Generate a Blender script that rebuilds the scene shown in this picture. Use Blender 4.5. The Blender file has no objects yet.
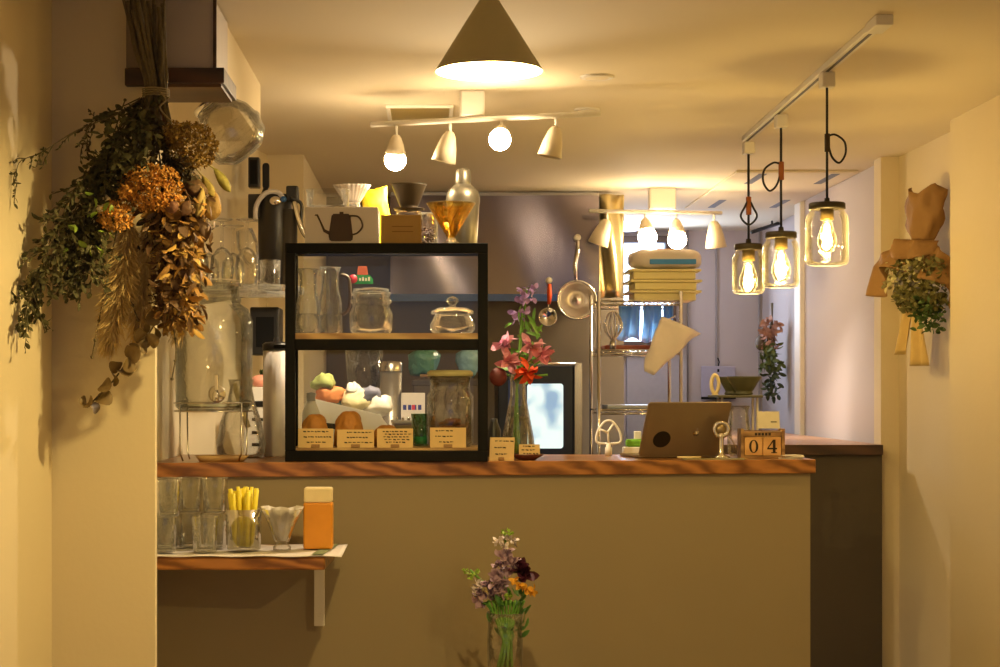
import bpy, math, random
from mathutils import Vector, Matrix
random.seed(7)
C = bpy.context.scene.collection
FPX = 1700.0; VX = 431.0; HY = 390.0; ZE = 1.29
W_, H_ = 1000.0, 667.0
# ---------------- camera
cam = bpy.data.cameras.new('camera'); co = bpy.data.objects.new('camera', cam); C.objects.link(co)
co.location = (0, 0, ZE); co.rotation_euler = (math.pi/2, 0, 0)
cam.sensor_width = 36; cam.lens = 36*FPX/W_
cam.shift_x = (W_/2-VX)/W_; cam.shift_y = (HY-H_/2)/W_
cam.clip_start = 0.05
bpy.context.scene.camera = co
# ---------------- world, exposure
w = bpy.data.worlds.new('world'); bpy.context.scene.world = w; w.use_nodes = True
bg = w.node_tree.nodes['Background']; bg.inputs[0].default_value = (.46, .46, .56, 1); bg.inputs[1].default_value = 0.36
vs = bpy.context.scene.view_settings
vs.view_transform = 'Standard'; vs.look = 'None'; vs.gamma = 1; vs.use_curve_mapping = False
vs.exposure = 0.82
cy = bpy.context.scene.cycles
cy.use_denoising = True; cy.max_bounces = 12; cy.transparent_max_bounces = 40; cy.sample_clamp_indirect = 4
cy.caustics_reflective = False; cy.caustics_refractive = False

# ---------------- helpers
def P(px, py, Y): return Vector(((px-VX)*Y/FPX, Y, ZE+(HY-py)*Y/FPX))
def lin(c):
    return tuple(((x/255.0)/12.92 if x/255.0 <= .04045 else ((x/255.0+.055)/1.055)**2.4) for x in c)
def wc(c):      # a surface colour as it is before the warm lamps tint it
    l = lin(c); warm = l[0] >= l[1] >= l[2]
    l = (l[0], min(.85, l[1]/.76, l[0]*.93 if warm else 9), min(.8, l[2]/.5, l[0]*.9 if warm else 9))
    return tuple(255*(x*12.92 if x <= .0031308 else 1.055*x**(1/2.4)-.055) for x in l)
def new_mat(name):
    m = bpy.data.materials.new(name); m.use_nodes = True
    nt = m.node_tree; return m, nt, nt.nodes['Principled BSDF']
def mat(name, rgb, rough=.6, metal=0., var=.08, scale=30., bump=0., bscale=None, trans=0., sheen=0.):
    m, nt, b = new_mat(name); c = lin(rgb)
    N = nt.nodes; Lk = nt.links
    tc = N.new('ShaderNodeTexCoord'); no = N.new('ShaderNodeTexNoise')
    no.inputs['Scale'].default_value = scale; no.inputs['Detail'].default_value = 3
    Lk.new(tc.outputs['Object'], no.inputs['Vector'])
    mx = N.new('ShaderNodeMix'); mx.data_type = 'RGBA'
    mx.inputs[6].default_value = (*[x*(1-var) for x in c], 1); mx.inputs[7].default_value = (*[min(1, x*(1+var)) for x in c], 1)
    Lk.new(no.outputs['Fac'], mx.inputs[0]); Lk.new(mx.outputs[2], b.inputs['Base Color'])
    b.inputs['Roughness'].default_value = rough; b.inputs['Metallic'].default_value = metal
    if trans: b.inputs['Transmission Weight'].default_value = trans
    if bump:
        n2 = N.new('ShaderNodeTexNoise'); n2.inputs['Scale'].default_value = bscale or scale*2
        Lk.new(tc.outputs['Object'], n2.inputs['Vector'])
        bp = N.new('ShaderNodeBump'); bp.inputs['Strength'].default_value = bump; bp.inputs['Distance'].default_value = .01
        Lk.new(n2.outputs['Fac'], bp.inputs['Height']); Lk.new(bp.outputs[0], b.inputs['Normal'])
    return m
def wood(name, c1, c2, rough=.35, scale=3., axis='X', dist=6.):
    m, nt, b = new_mat(name); N = nt.nodes; Lk = nt.links
    tc = N.new('ShaderNodeTexCoord'); mp = N.new('ShaderNodeMapping')
    mp.inputs['Scale'].default_value = (.25, 1, 1) if axis == 'X' else (1, 1, .25)
    wv = N.new('ShaderNodeTexWave'); wv.wave_type = 'BANDS'; wv.bands_direction = 'DIAGONAL'
    wv.inputs['Scale'].default_value = scale; wv.inputs['Distortion'].default_value = dist
    wv.inputs['Detail'].default_value = 3; wv.inputs['Detail Scale'].default_value = 1.4
    cr = N.new('ShaderNodeValToRGB'); cr.color_ramp.elements[0].color = (*lin(c1), 1); cr.color_ramp.elements[1].color = (*lin(c2), 1)
    Lk.new(tc.outputs['Object'], mp.inputs[0]); Lk.new(mp.outputs[0], wv.inputs[0]); Lk.new(wv.outputs['Fac'], cr.inputs[0])
    Lk.new(cr.outputs[0], b.inputs['Base Color']); b.inputs['Roughness'].default_value = rough
    return m
def glass(name, tint=(.985, .985, .97), edge=(.92, .93, .89), rough=.02, refl=1.0, bump=.35, scat=1.):
    m = bpy.data.materials.new(name); m.use_nodes = True; nt = m.node_tree; N = nt.nodes; Lk = nt.links
    N.clear(); out = N.new('ShaderNodeOutputMaterial'); mix = N.new('ShaderNodeMixShader')
    tr = N.new('ShaderNodeBsdfTransparent'); gl = N.new('ShaderNodeBsdfGlossy'); gl.inputs['Roughness'].default_value = rough
    fr = N.new('ShaderNodeLayerWeight'); fr.inputs['Blend'].default_value = .25
    pw = N.new('ShaderNodeMath'); pw.operation = 'MULTIPLY_ADD'; pw.inputs[1].default_value = .7*refl; pw.inputs[2].default_value = .07*refl
    cr = N.new('ShaderNodeValToRGB'); cr.color_ramp.elements[0].color = (*tint, 1); cr.color_ramp.elements[0].position = .45
    cr.color_ramp.elements[1].color = (*edge, 1)
    no = N.new('ShaderNodeTexNoise'); no.inputs['Scale'].default_value = 25; bp = N.new('ShaderNodeBump'); bp.inputs['Strength'].default_value = bump; bp.inputs['Distance'].default_value = .02
    tc = N.new('ShaderNodeTexCoord'); Lk.new(tc.outputs['Object'], no.inputs[0]); Lk.new(no.outputs[0], bp.inputs['Height'])
    Lk.new(bp.outputs[0], gl.inputs['Normal'])
    Lk.new(fr.outputs['Facing'], cr.inputs[0]); Lk.new(cr.outputs[0], tr.inputs[0])
    Lk.new(fr.outputs['Fresnel'], pw.inputs[0]); Lk.new(pw.outputs[0], mix.inputs[0])
    Lk.new(tr.outputs[0], mix.inputs[1]); Lk.new(gl.outputs[0], mix.inputs[2])
    # thick rims and edges of glass scatter a little light
    df = N.new('ShaderNodeBsdfDiffuse'); df.inputs[0].default_value = (.9, .9, .86, 1); tl = N.new('ShaderNodeBsdfTranslucent'); tl.inputs[0].default_value = (.9, .9, .86, 1)
    ad = N.new('ShaderNodeMixShader'); Lk.new(df.outputs[0], ad.inputs[1]); Lk.new(tl.outputs[0], ad.inputs[2])
    p4 = N.new('ShaderNodeMath'); p4.operation = 'POWER'; p4.inputs[1].default_value = 3.5; p5 = N.new('ShaderNodeMath'); p5.operation = 'MULTIPLY'; p5.inputs[1].default_value = .6*scat
    Lk.new(fr.outputs['Facing'], p4.inputs[0]); Lk.new(p4.outputs[0], p5.inputs[0])
    m2 = N.new('ShaderNodeMixShader'); Lk.new(p5.outputs[0], m2.inputs[0]); Lk.new(mix.outputs[0], m2.inputs[1]); Lk.new(ad.outputs[0], m2.inputs[2]); Lk.new(m2.outputs[0], out.inputs[0])
    return m
def emit(name, rgb, s):
    m, nt, b = new_mat(name); N = nt.nodes
    c = lin(rgb); b.inputs['Base Color'].default_value = (*c, 1)
    b.inputs['Emission Color'].default_value = (*c, 1); b.inputs['Emission Strength'].default_value = s
    no = N.new('ShaderNodeTexNoise'); no.inputs['Scale'].default_value = 5
    mx = N.new('ShaderNodeMix'); mx.data_type = 'RGBA'; mx.inputs[6].default_value = (*[x*.93 for x in c], 1); mx.inputs[7].default_value = (*c, 1)
    nt.links.new(no.outputs[0], mx.inputs[0]); nt.links.new(mx.outputs[2], b.inputs['Emission Color'])
    return m

class MB:
    def __init__(s): s.v = []; s.f = []; s.sm = []
    def add(s, vs, fs, smooth=False):
        n = len(s.v); s.v += [tuple(x) for x in vs]
        for f in fs: s.f.append([i+n for i in f]); s.sm.append(smooth)
        return s
    def box(s, x0, x1, y0, y1, z0, z1):
        if x0 > x1: x0, x1 = x1, x0
        if y0 > y1: y0, y1 = y1, y0
        if z0 > z1: z0, z1 = z1, z0
        v = [(x0,y0,z0),(x1,y0,z0),(x1,y1,z0),(x0,y1,z0),(x0,y0,z1),(x1,y0,z1),(x1,y1,z1),(x0,y1,z1)]
        return s.add(v, [(0,3,2,1),(4,5,6,7),(0,1,5,4),(1,2,6,5),(2,3,7,6),(3,0,4,7)])
    def prism(s, poly, a, b, ax='y'):   # poly (u,v): ax y -> XZ, z -> XY, x -> YZ
        f = {'y': lambda u, v, t: (u, t, v), 'z': lambda u, v, t: (u, v, t), 'x': lambda u, v, t: (t, u, v)}[ax]
        n = len(poly); vs = [f(u, v, a) for u, v in poly]+[f(u, v, b) for u, v in poly]
        fs = [tuple(range(n)), tuple(range(2*n-1, n-1, -1))]+[(i, n+i, n+(i+1) % n, (i+1) % n) for i in range(n)]
        return s.add(vs, fs)
    def lathe(s, c, prof, k=1., seg=28, cap=False, sq=None, M=None):
        c = Vector(c); vs = []; fs = []; n = len(prof)
        for j in range(seg):
            a = 2*math.pi*j/seg; ca, sa = math.cos(a), math.sin(a)
            q = 1.
            if sq: q = (abs(ca)**sq+abs(sa)**sq)**(-1./sq)
            for r, z in prof:
                p = Vector((r*k*ca*q, r*k*sa*q, z*k))
                if M: p = M @ p
                vs.append(c+p)
        for j in range(seg):
            j2 = (j+1) % seg
            for i in range(n-1): fs.append((j*n+i, j2*n+i, j2*n+i+1, j*n+i+1))
        if cap:
            fs.append(tuple(j*n for j in range(seg))[::-1]); fs.append(tuple(j*n+n-1 for j in range(seg)))
        return s.add(vs, fs, True)
    def sph(s, c, r, seg=12, rings=8, sc=(1, 1, 1), M=None):
        prof = [(r*math.sin(math.pi*i/rings), -r*math.cos(math.pi*i/rings)) for i in range(rings+1)]
        mm = Matrix.Diagonal(sc)
        if M: mm = M @ mm
        return s.lathe(c, prof, 1, seg, M=mm)
    def tube(s, pts, r, seg=8, closed=False, cap=True):
        pts = [Vector(p) for p in pts]; n = len(pts); vs = []; fs = []
        rs = r if isinstance(r, (list, tuple)) else [r]*n
        up = Vector((.13, .27, .95)).normalized(); pu = None
        for i, p in enumerate(pts):
            if closed: t = pts[(i+1) % n]-pts[i-1]
            else: t = pts[min(i+1, n-1)]-pts[max(i-1, 0)]
            t.normalize()
            if pu is None:
                a = t.cross(up)
                if a.length < .1: a = t.cross(Vector((1, 0, 0)))
                a.normalize(); pu = a
            else:
                a = pu-t*pu.dot(t); a.normalize(); pu = a
            b = t.cross(a)
            for j in range(seg):
                g = 2*math.pi*j/seg; vs.append(p+(a*math.cos(g)+b*math.sin(g))*rs[i])
        m = n if closed else n-1
        for i in range(m):
            for j in range(seg):
                i2 = (i+1) % n; j2 = (j+1) % seg
                fs.append((i*seg+j, i*seg+j2, i2*seg+j2, i2*seg+j))
        if not closed and cap:
            fs.append(tuple(range(seg))[::-1]); fs.append(tuple((n-1)*seg+j for j in range(seg)))
        return s.add(vs, fs, True)
    def leaf(s, b, d, L, Wd, droop=.25, roll=None):
        b = Vector(b); d = Vector(d).normalized(); r = Vector((random.uniform(-1, 1), random.uniform(-1, 1), random.uniform(-1, 1))) if roll is None else Vector(roll)
        sd = d.cross(r)
        if sd.length < .05: sd = d.cross(Vector((0, 1, .1)))
        sd.normalize(); nn = sd.cross(d)
        vs = []; T = [(0, .12), (.3, .9), (.65, .95), (.88, .55), (1, .03)]
        for t, wd in T:
            c = b+d*L*t-nn*L*droop*t*t
            for q in (-1, 0, 1): vs.append(c+sd*q*Wd*.5*wd+nn*(abs(q))*Wd*.15*wd)
        fs = []
        for i in range(len(T)-1):
            for j in range(2): a = i*3+j; fs.append((a, a+1, a+4, a+3))
        return s.add(vs, fs, True)
    def grid(s, fn, nu, nv, closeu=False):
        vs = [fn(i/(nu-(0 if closeu else 1)), j/(nv-1)) for i in range(nu) for j in range(nv)]; fs = []
        for i in range(nu if closeu else nu-1):
            for j in range(nv-1):
                i2 = (i+1) % nu; fs.append((i*nv+j, i2*nv+j, i2*nv+j+1, i*nv+j+1))
        return s.add(vs, fs, True)
    def build(s, name, m, parent=None, bevel=0, loc=None, solid=0, rot=None, sub=0):
        me = bpy.data.meshes.new(name); me.from_pydata(s.v, [], s.f); me.update()
        me.polygons.foreach_set('use_smooth', s.sm)
        me.materials.append(m); o = bpy.data.objects.new(name, me); C.objects.link(o)
        if parent: o.parent = parent
        if loc is not None: o.location = loc
        if rot: o.rotation_euler = rot
        if sub:
            q = o.modifiers.new('sub', 'SUBSURF'); q.levels = q.render_levels = sub
        if solid:
            q = o.modifiers.new('sol', 'SOLIDIFY'); q.thickness = solid
        if bevel:
            q = o.modifiers.new('bev', 'BEVEL'); q.width = bevel; q.segments = 2; q.limit_method = 'ANGLE'; q.angle_limit = .7
        return o
def thing(name, label, cat, loc, rz=0, group=None):
    o = bpy.data.objects.new(name, None); C.objects.link(o); o.empty_display_size = .05
    o.location = loc; o.rotation_euler = (0, 0, rz); o['label'] = label; o['category'] = cat
    if group: o['group'] = group
    return o
def tag(o, label, cat, group=None):
    o['label'] = label; o['category'] = cat
    if group: o['group'] = group
    return o
def struct(o, kind='structure'): o['kind'] = kind; return o
KIDS = {}
def dup(root, loc, label=None, rz=None):
    r = root.copy(); C.objects.link(r); r.location = loc
    if label: r['label'] = label
    if rz is not None: r.rotation_euler = (0, 0, rz)
    for ch in list(root.children):
        c = ch.copy(); C.objects.link(c); c.parent = r
        for g in ch.children:
            d = g.copy(); C.objects.link(d); d.parent = c
    return r
def light(name, loc, W, col, r=.02, parent=None, spot=None, rot=None):
    l = bpy.data.lights.new(name, 'SPOT' if spot else 'POINT'); l.energy = W; l.color = col; l.shadow_soft_size = r
    if spot: l.spot_size = spot; l.spot_blend = .6
    o = bpy.data.objects.new(name, l); C.objects.link(o); o.location = loc
    if rot: o.rotation_euler = rot
    if parent: o.parent = parent
    return o
def rrect(w, h, r, n=5, cx=0, cz=0):
    pts = []
    for qx, qz, a0 in ((1, 1, 0), (-1, 1, 90), (-1, -1, 180), (1, -1, 270)):
        for i in range(n+1):
            a = math.radians(a0+90*i/n); pts.append((cx+qx*(w/2-r)+r*math.cos(a), cz+qz*(h/2-r)+r*math.sin(a)))
    return pts
class F:   # a local frame measured off the photo: offsets in pixels at distance Y
    def __init__(s, px, py, Y): s.px, s.py, s.Y = px, py, Y; s.k = Y/FPX; s.root = P(px, py, Y)
    def __call__(s, px, py, d=0): return Vector(((px-s.px)*s.k, d, (s.py-py)*s.k))
def FZ(px, z, Y):      # frame whose origin stands at height z
    return F(px, HY-(z-ZE)*FPX/Y, Y)
def spline(pts, n=6):
    pts = [Vector(p) for p in pts]; out = []
    for i in range(len(pts)-1):
        p0 = pts[max(i-1, 0)]; p1 = pts[i]; p2 = pts[i+1]; p3 = pts[min(i+2, len(pts)-1)]
        for j in range(n):
            t = j/n; out.append(.5*((2*p1)+(p2-p0)*t+(2*p0-5*p1+4*p2-p3)*t*t+(3*p1-p0-3*p2+p3)*t**3))
    out.append(pts[-1]); return out
def rv(a=1.): return Vector((random.uniform(-a, a), random.uniform(-a, a), random.uniform(-a, a)))

# ---------------- materials
M = {}
M['wall'] = mat('plaster_cream', (219, 205, 176), .85, var=.03, scale=3, bump=.05, bscale=60)
M['ceil'] = mat('ceiling_paint', (226, 214, 192), .9, var=.03, scale=2)
M['kwall'] = mat('kitchen_wall_paint', (186, 176, 178), .8, var=.04, scale=3)
M['kdark'] = mat('kitchen_dark_wall', (118, 108, 96), .6, var=.05, scale=4)
M['floor'] = mat('floor_concrete', (120, 105, 88), .5, var=.12, scale=4)
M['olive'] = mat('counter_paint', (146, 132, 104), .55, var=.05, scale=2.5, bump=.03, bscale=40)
M['wood'] = wood('counter_wood', (112, 68, 30), (176, 118, 62), .28, 11., dist=7.)
M['woodlt'] = wood('light_wood', wc((160, 108, 56)), wc((205, 152, 86)), .5, 9)
M['wooddk'] = wood('dark_wood', (52, 34, 24), (82, 56, 40), .4, 6)
M['black'] = mat('black_steel', (7, 7, 9), .6, 0, .1)
M['black'].node_tree.nodes['Principled BSDF'].inputs['Specular IOR Level'].default_value = .15
M['blackp'] = mat('black_plastic', (24, 22, 22), .4)
M['steel'] = mat('brushed_steel', (200, 196, 190), .25, 1., .05)
M['chrome'] = mat('chrome', (225, 222, 215), .12, 1., .03)
M['white'] = mat('white_paint', (225, 220, 212), .5, var=.03)
M['whitepl'] = mat('white_plastic', (232, 228, 220), .35, var=.02)
M['cream'] = mat('cream_plastic', (232, 214, 170), .4)
M['glass'] = glass('clear_glass')
M['glassg'] = glass('greenish_glass', (.98, .99, .975), (.84, .90, .85))
M['pane'] = glass('thin_pane', (.97, .98, .97), (.96, .97, .96), .01, .3, 0, 0)
M['amber'] = glass('amber_plastic', (.95, .78, .35), (.75, .5, .14), .1)
M['paper'] = mat('kraft_card', (226, 196, 140), .8)
M['ink'] = mat('dark_ink', (50, 38, 28), .8)
M['kraft'] = mat('kraft_paper', (146, 110, 66), .8, bump=.3, bscale=12)
M['mesh'] = None
GOLD = (1., .725, .26); WARM = (1., .70, .38); NEUT = (1., .80, .52)

# =====================================================================  STRUCTURE
ZC = ZE+1.08
struct(MB().box(-4, 5, -1.5, 12.5, -.1, 0).build('floor', M['floor']))
struct(MB().box(-4, 5, -1.5, 12.5, ZC, ZC+.1).build('ceiling', M['ceil']))
struct(MB().box(-1.2, -1.026, -1.5, 4.6, 0, ZC).build('wall_left', M['wall']))
struct(MB().box(-1.2, -.747, 4.6, 4.635, 0, ZC).build('wall_pillar', M['wall']))
struct(MB().prism([(-1.03, 4.635), (-.975, 5.7), (-.967, 6.64), (-.72, 7.98), (-1.2, 7.98), (-1.2, 4.635)], 0, ZC, 'z').build('wall_kitchen_left', M['wall']))
struct(MB().box(-.80, -.585, 7.8, 9.5, 0, ZC).build('wall_block', M['wall']))
struct(MB().box(2.17, 2.4, 6.6, 7.9, 0, ZC).build('wall_right', M['wall']))
struct(MB().box(2.08, 2.4, -1.5, 6.81, 0, ZC).build('wall_right_near', M['wall']))
struct(MB().box(2.085, 2.4, 7.88, 8.0, 0, ZC).build('wall_right_post', M['wall']))
struct(MB().box(2.13, 2.4, 8.0, 9.7, 0, ZC).build('wall_right_recess', M['kwall']))
struct(MB().box(2.105, 2.3, 9.7, 9.85, 0, ZC).build('trim_1', M['white'], bevel=.004))
struct(MB().box(2.24, 2.4, 9.85, 11.6, 0, ZC).build('wall_right_back', M['kwall']))
struct(MB().box(-.9, 1.078, 9.5, 9.6, 0, ZC).build('wall_back', M['kdark']))
struct(MB().box(1.0, 1.078, 9.6, 11.5, 0, ZC).build('wall_back_return', M['kdark']))
kb = MB(); kb.box(1.0, 2.5, 11.5, 11.6, 0, ZC); struct(kb.build('wall_kitchen_back', M['kwall']))
for i, (px) in enumerate((688, 716, 759, 768)):
    p = P(px, 300, 11.5); struct(MB().box(p.x-.006, p.x+.006, 11.485, 11.505, .8, ZC).build('trim_%d' % (i+2), mat('trim_grey_%d' % i, (150, 145, 150), .6), bevel=.002))
# plain grey door leaf below the rack
p0 = P(626, 340, 11.5); p1 = P(686, 340, 11.5)
dr = struct(MB().box(p0.x, p1.x, 11.46, 11.52, .02, P(0, 350, 11.5).z).build('door_1', mat('door_grey', (168, 164, 172), .5), bevel=.004))
# window at the back
M['sky'] = emit('window_daylight', (190, 214, 250), 2.6)
M['wframe'] = mat('window_frame_brown', (70, 52, 44), .5)
wx0, wx1 = P(598, 0, 11.4).x, P(676, 0, 11.4).x; wz0, wz1 = P(0, 348, 11.4).z, P(0, 236, 11.4).z
wm = MB(); t = .045
wm.box(wx0, wx1, 11.38, 11.5, wz1-t, wz1).box(wx0, wx1, 11.38, 11.5, wz0, wz0+t).box(wx0, wx0+t, 11.38, 11.5, wz0+t, wz1-t).box(wx1-t*1.6, wx1, 11.38, 11.5, wz0+t, wz1-t)
win = struct(wm.build('window_1', M['wframe'], bevel=.004))
MB().box(wx0+t, wx1-t*1.6, 11.46, 11.47, wz0+t, wz1-t).build('window_pane', M['sky'], win)
# boxed duct along the left ceiling
struct(MB().box(-.98, -.604, 5.0, 6.02, ZE+.88, ZC).build('trim_6', M['wall']))

# =====================================================================  COUNTERS
ZT = 1.039
t = thing('service_counter', 'long olive painted counter with a thick brown wooden top in the foreground', 'counter', (0, 6.2, 0))
Y0 = -6.2
MB().prism([(-.965, 5.865+Y0), (1.375, 6.163+Y0), (1.375, 6.6+Y0), (-.965, 6.6+Y0)], 0, ZT-.05, 'z').build('counter_body', M['olive'], t)
MB().prism([(-.965, 5.84+Y0), (1.39, 6.14+Y0), (1.39, 6.62+Y0), (-.965, 6.62+Y0)], ZT-.05, ZT, 'z').build('worktop', M['wood'], t, bevel=.003)
t = thing('back_counter', 'dark fronted counter with dark edged top against the right wall behind', 'counter', (1.7, 8, 0))
MB().box(-.36, .378, -.17, 2.6, 0, ZT-.046).build('counter_body', mat('dark_olive_front', (74, 64, 50), .55, var=.05, scale=2.5), t)  # body in a darker olive than the service counter
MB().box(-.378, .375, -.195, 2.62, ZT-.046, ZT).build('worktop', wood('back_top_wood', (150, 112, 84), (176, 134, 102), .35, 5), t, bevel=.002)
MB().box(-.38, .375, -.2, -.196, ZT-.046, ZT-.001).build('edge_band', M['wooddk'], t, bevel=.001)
t = thing('kitchen_worktop', 'low steel kitchen worktop behind the display case', 'worktop', (.1, 7.9, 0))
MB().box(-.7, .7, -.3, .3, .9, .93).build('worktop', M['steel'], t, bevel=.003)
for sx in (-.66, .66):
    for sy in (-.26, .26): MB().box(sx-.02, sx+.02, sy-.02, sy+.02, 0, .9).build('leg', M['steel'], t)

# wall shelf in front of the counter, under its left end
ZS = ZE-167*5.42/FPX
t = thing('front_shelf', 'thin brown wooden shelf on white brackets under the left end of the counter', 'shelf', (-.6, 5.6, 0))
xr = (325-VX)*5.42/FPX
MB().prism([(-.37, -.18), (xr+.6, -.18), (xr+.615, .29), (-.37, .235)], ZS-.042, ZS, 'z').build('shelf_board', M['wood'], t, bevel=.006)
b = MB(); bx = (314-VX)*5.6/FPX+.6
b.box(bx-.018, bx+.018, .262, .278, ZS-.042-.24, ZS-.042).box(bx-.018, bx+.018, -.1, .28, ZS-.05, ZS-.042)
bo = b.build('shelf_bracket', M['white'], t, bevel=.002)
b = MB()
for q in (.03, .2): b.lathe((bx, .262, ZS-.042-q), [(.001, -.002), (.006, -.001), (.006, .002)], 1, 10, M=Matrix.Rotation(math.pi/2, 3, 'X'))
b.build('screw', M['steel'], bo)
b = MB(); bx2 = bx-.68; b.box(bx2-.018, bx2+.018, .19, .206, ZS-.282, ZS-.042).box(bx2-.018, bx2+.018, -.1, .2, ZS-.05, ZS-.042); b.build('shelf_bracket', M['white'], t, bevel=.002)
# cloth runner
def clothfn(u, v):
    x = -.93+u*(.975-.93+.64); x = -.94+u*.655
    y = 5.41+v*.40; z = ZS+.004+.0015*math.sin(u*23+v*3)
    e = max(0, x+.30)/.05
    if e > 0: z -= .010*e*e*(1.-v*.9)
    return Vector((x, y, z))
cl = MB().grid(clothfn, 40, 10).build('shelf_cloth', mat('cream_cloth', wc((222, 205, 160)), .9, bump=.15, bscale=120), None, solid=.002)
tag(cl, 'cream cloth runner laid over the wooden front shelf', 'cloth')
b = MB().grid(lambda u, v: clothfn(.87+u*.055, v)+Vector((v*.03-.01, 0, .0045)), 6, 6)
b.build('green_stripe', mat('green_stripe', (120, 128, 92), .9), cl, solid=.001)

# ---------------- tumblers on the shelf
def tumbler(loc, label, h=.135, r=.047, nm='tumbler'):
    t = thing(nm, label, 'glass', loc, 0, 'clear tumblers on the front shelf')
    k = 1
    MB().lathe((0, 0, 0), [(0, .012), (r*.8, .012), (r*.96, h*.98), (r, h), (r*1.0, h*.97), (r*.86, .004), (r*.8, 0), (0, 0)], 1, 24).build('glass_wall', M['glassg'], t)
    MB().lathe((0, 0, 0), [(0, .002), (r*.8, .002), (r*.82, .01), (0, .01)], 1, 24).build('glass_base', M['glassg'], t)
    return t
ZK = ZS+.0095
def at(px, Y): return (px-VX)*Y/FPX
ts = [(164, 5.50, 0, 'clear tumbler at the front left corner of the cream shelf cloth, another standing on it'),
      (164+4, 5.50, 1, 'clear tumbler stacked on the one at the front left of the shelf'),
      (205, 5.50, 0, 'single low clear tumbler at the front, nearest the straw glass'),
      (166, 5.66, 0, 'clear tumbler in the back row by the pillar, lower of its stack'),
      (166, 5.66, 1, 'clear tumbler in the back row by the pillar, upper of its stack'),
      (190, 5.68, 0, 'clear tumbler in the middle of the back row, lower of its stack'),
      (190, 5.68, 1, 'clear tumbler in the middle of the back row, upper of its stack'),
      (215, 5.66, 0, 'clear tumbler in the back row beside the straws, lower of its stack'),
      (215, 5.66, 1, 'clear tumbler in the back row beside the straws, upper of its stack')]
t0 = None
for px, Y, lv, lb in ts:
    hh = .115
    loc = (at(px, Y), Y, ZK+lv*.1162)
    if t0 is None: t0 = tumbler(loc, lb, hh, .044)
    else: dup(t0, loc, lb)
# straw glass
Yq = 5.56; f = FZ(244, ZK, Yq); k = f.k
t = thing('straw_glass', 'clear glass packed with yellow paper straws on the front shelf', 'glass', f.root)
MB().lathe((0, 0, 0), [(0, 3), (15, 3), (17.5, 40), (18.5, 41), (16.5, 1), (0, 0)], k, 28).build('glass_wall', M['glass'], t)
ys = mat('yellow_straw', wc((246, 196, 40)), .5, var=.2, scale=60)
for i in range(30):
    a = random.uniform(0, 6.28); rr = random.uniform(0, 12)*k
    x, y = math.cos(a)*rr, math.sin(a)*rr; x2, y2 = x*1.5+random.uniform(-.008, .008), y*1.35
    hgt = random.uniform(54, 64)*k
    MB().tube([(x, y, 4*k), (x2, y2, hgt)], .0075 if i % 2 else .006, 7).build('straw', ys, t)
# glass cup holding paper filters
Yq = 5.56; f = FZ(282, ZK, Yq); k = f.k
t = thing('filter_glass', 'flared clear dessert glass holding white paper filters between straws and orange canister', 'glass', f.root)
MB().lathe((0, 0, 0), [(0, 0), (9, 0), (9, 3), (5, 7), (19, 41), (20, 41), (7, 8)], k, 14).build('glass_bowl', M['glass'], t)
def ff(u, v):
    a = u*2*math.pi; r = (4+v*15)*(1+.16*math.sin(a*9)*v)*k
    return Vector((math.cos(a)*r, math.sin(a)*r*.8, (9+v*33+2*math.sin(a*3)*v)*k))
MB().grid(ff, 72, 5, True).build('paper_filter', mat('filter_paper', wc((216, 200, 176)), .9), t, solid=.0008)
# orange canister
Yq = 5.62; f = FZ(318.5, ZK, Yq); k = f.k
t = thing('orange_canister', 'orange rectangular canister with a cream lid on the front shelf', 'canister', f.root)
MB().box(-14.5*k, 14.5*k, -.035, .035, 0, 46*k).build('canister_body', mat('orange_tin', wc((218, 128, 26)), .4, var=.06), t, bevel=.006)
MB().box(-14*k, 14*k, -.034, .034, 46*k, 61*k).build('canister_lid', M['cream'], t, bevel=.006)

# =====================================================================  DISPLAY CASE
YC = 5.95; k = YC/FPX
f = FZ(386.5, ZT, YC); 
t = thing('display_case', 'black framed glass display case with two compartments standing on the counter', 'display case', f.root)
hw = 101.5*k; H = (HY-243)*k+ZE-ZT; D = .34; b_ = 10*k
fr = MB()
fr.box(-hw, hw, 0, b_, H-b_, H).box(-hw, hw, 0, b_, 0, 11*k)
fr.box(-hw, -hw+b_, 0, b_, 11*k, H-b_).box(hw-b_, hw, 0, b_, 11*k, H-b_)
zm = ZE+(HY-350)*k-ZT
fr.box(-hw+b_, hw-b_, 0, b_, zm, zm+11*k)
for z0, z1 in ((0, 11*k), (H-.02, H)):
    fr.box(-hw, -hw+.02, b_, D, z0, z1).box(hw-.02, hw, b_, D, z0, z1).box(-hw+.02, hw-.02, D-.02, D, z0, z1)
fr.box(-hw, -hw+.02, D-.02, D, 11*k, H-.02).box(hw-.02, hw, D-.02, D, 11*k, H-.02)
fr.build('case_frame', M['black'], t, bevel=.002)
MB().box(-hw+b_, hw-b_, .012, D-.012, zm+5*k, zm+17*k).build('shelf_board', M['woodlt'], t, bevel=.001)
MB().box(-hw+.021, hw-.021, b_+.001, D-.021, .004, 13.5*k).build('base_board', M['woodlt'], t, bevel=.001)
for nm, a in (('side_pane', (-hw+.008, -hw+.011)), ('side_pane', (hw-.011, hw-.008))):
    MB().box(a[0], a[1], b_, D-.02, 11*k, H-.02).build(nm, M['pane'], t)
MB().box(-hw+b_, hw-b_, .01, .013, zm+17*k, H-b_).build('front_pane', M['pane'], t)
MB().box(-hw+.02, hw-.02, b_, D-.02, H-.012, H-.008).build('top_pane', M['pane'], t)
MB().tube([(-hw-.001, .01, zm+.012), (-hw-.04, .01, zm+.012)], .007, 8).build('door_knob', M['black'], t)
hw_c = hw
ZM = ZT+zm+17*k+.0005      # top of the case's shelf
ZB = ZT+13.5*k+.0005; ZCT = ZT+H

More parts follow.
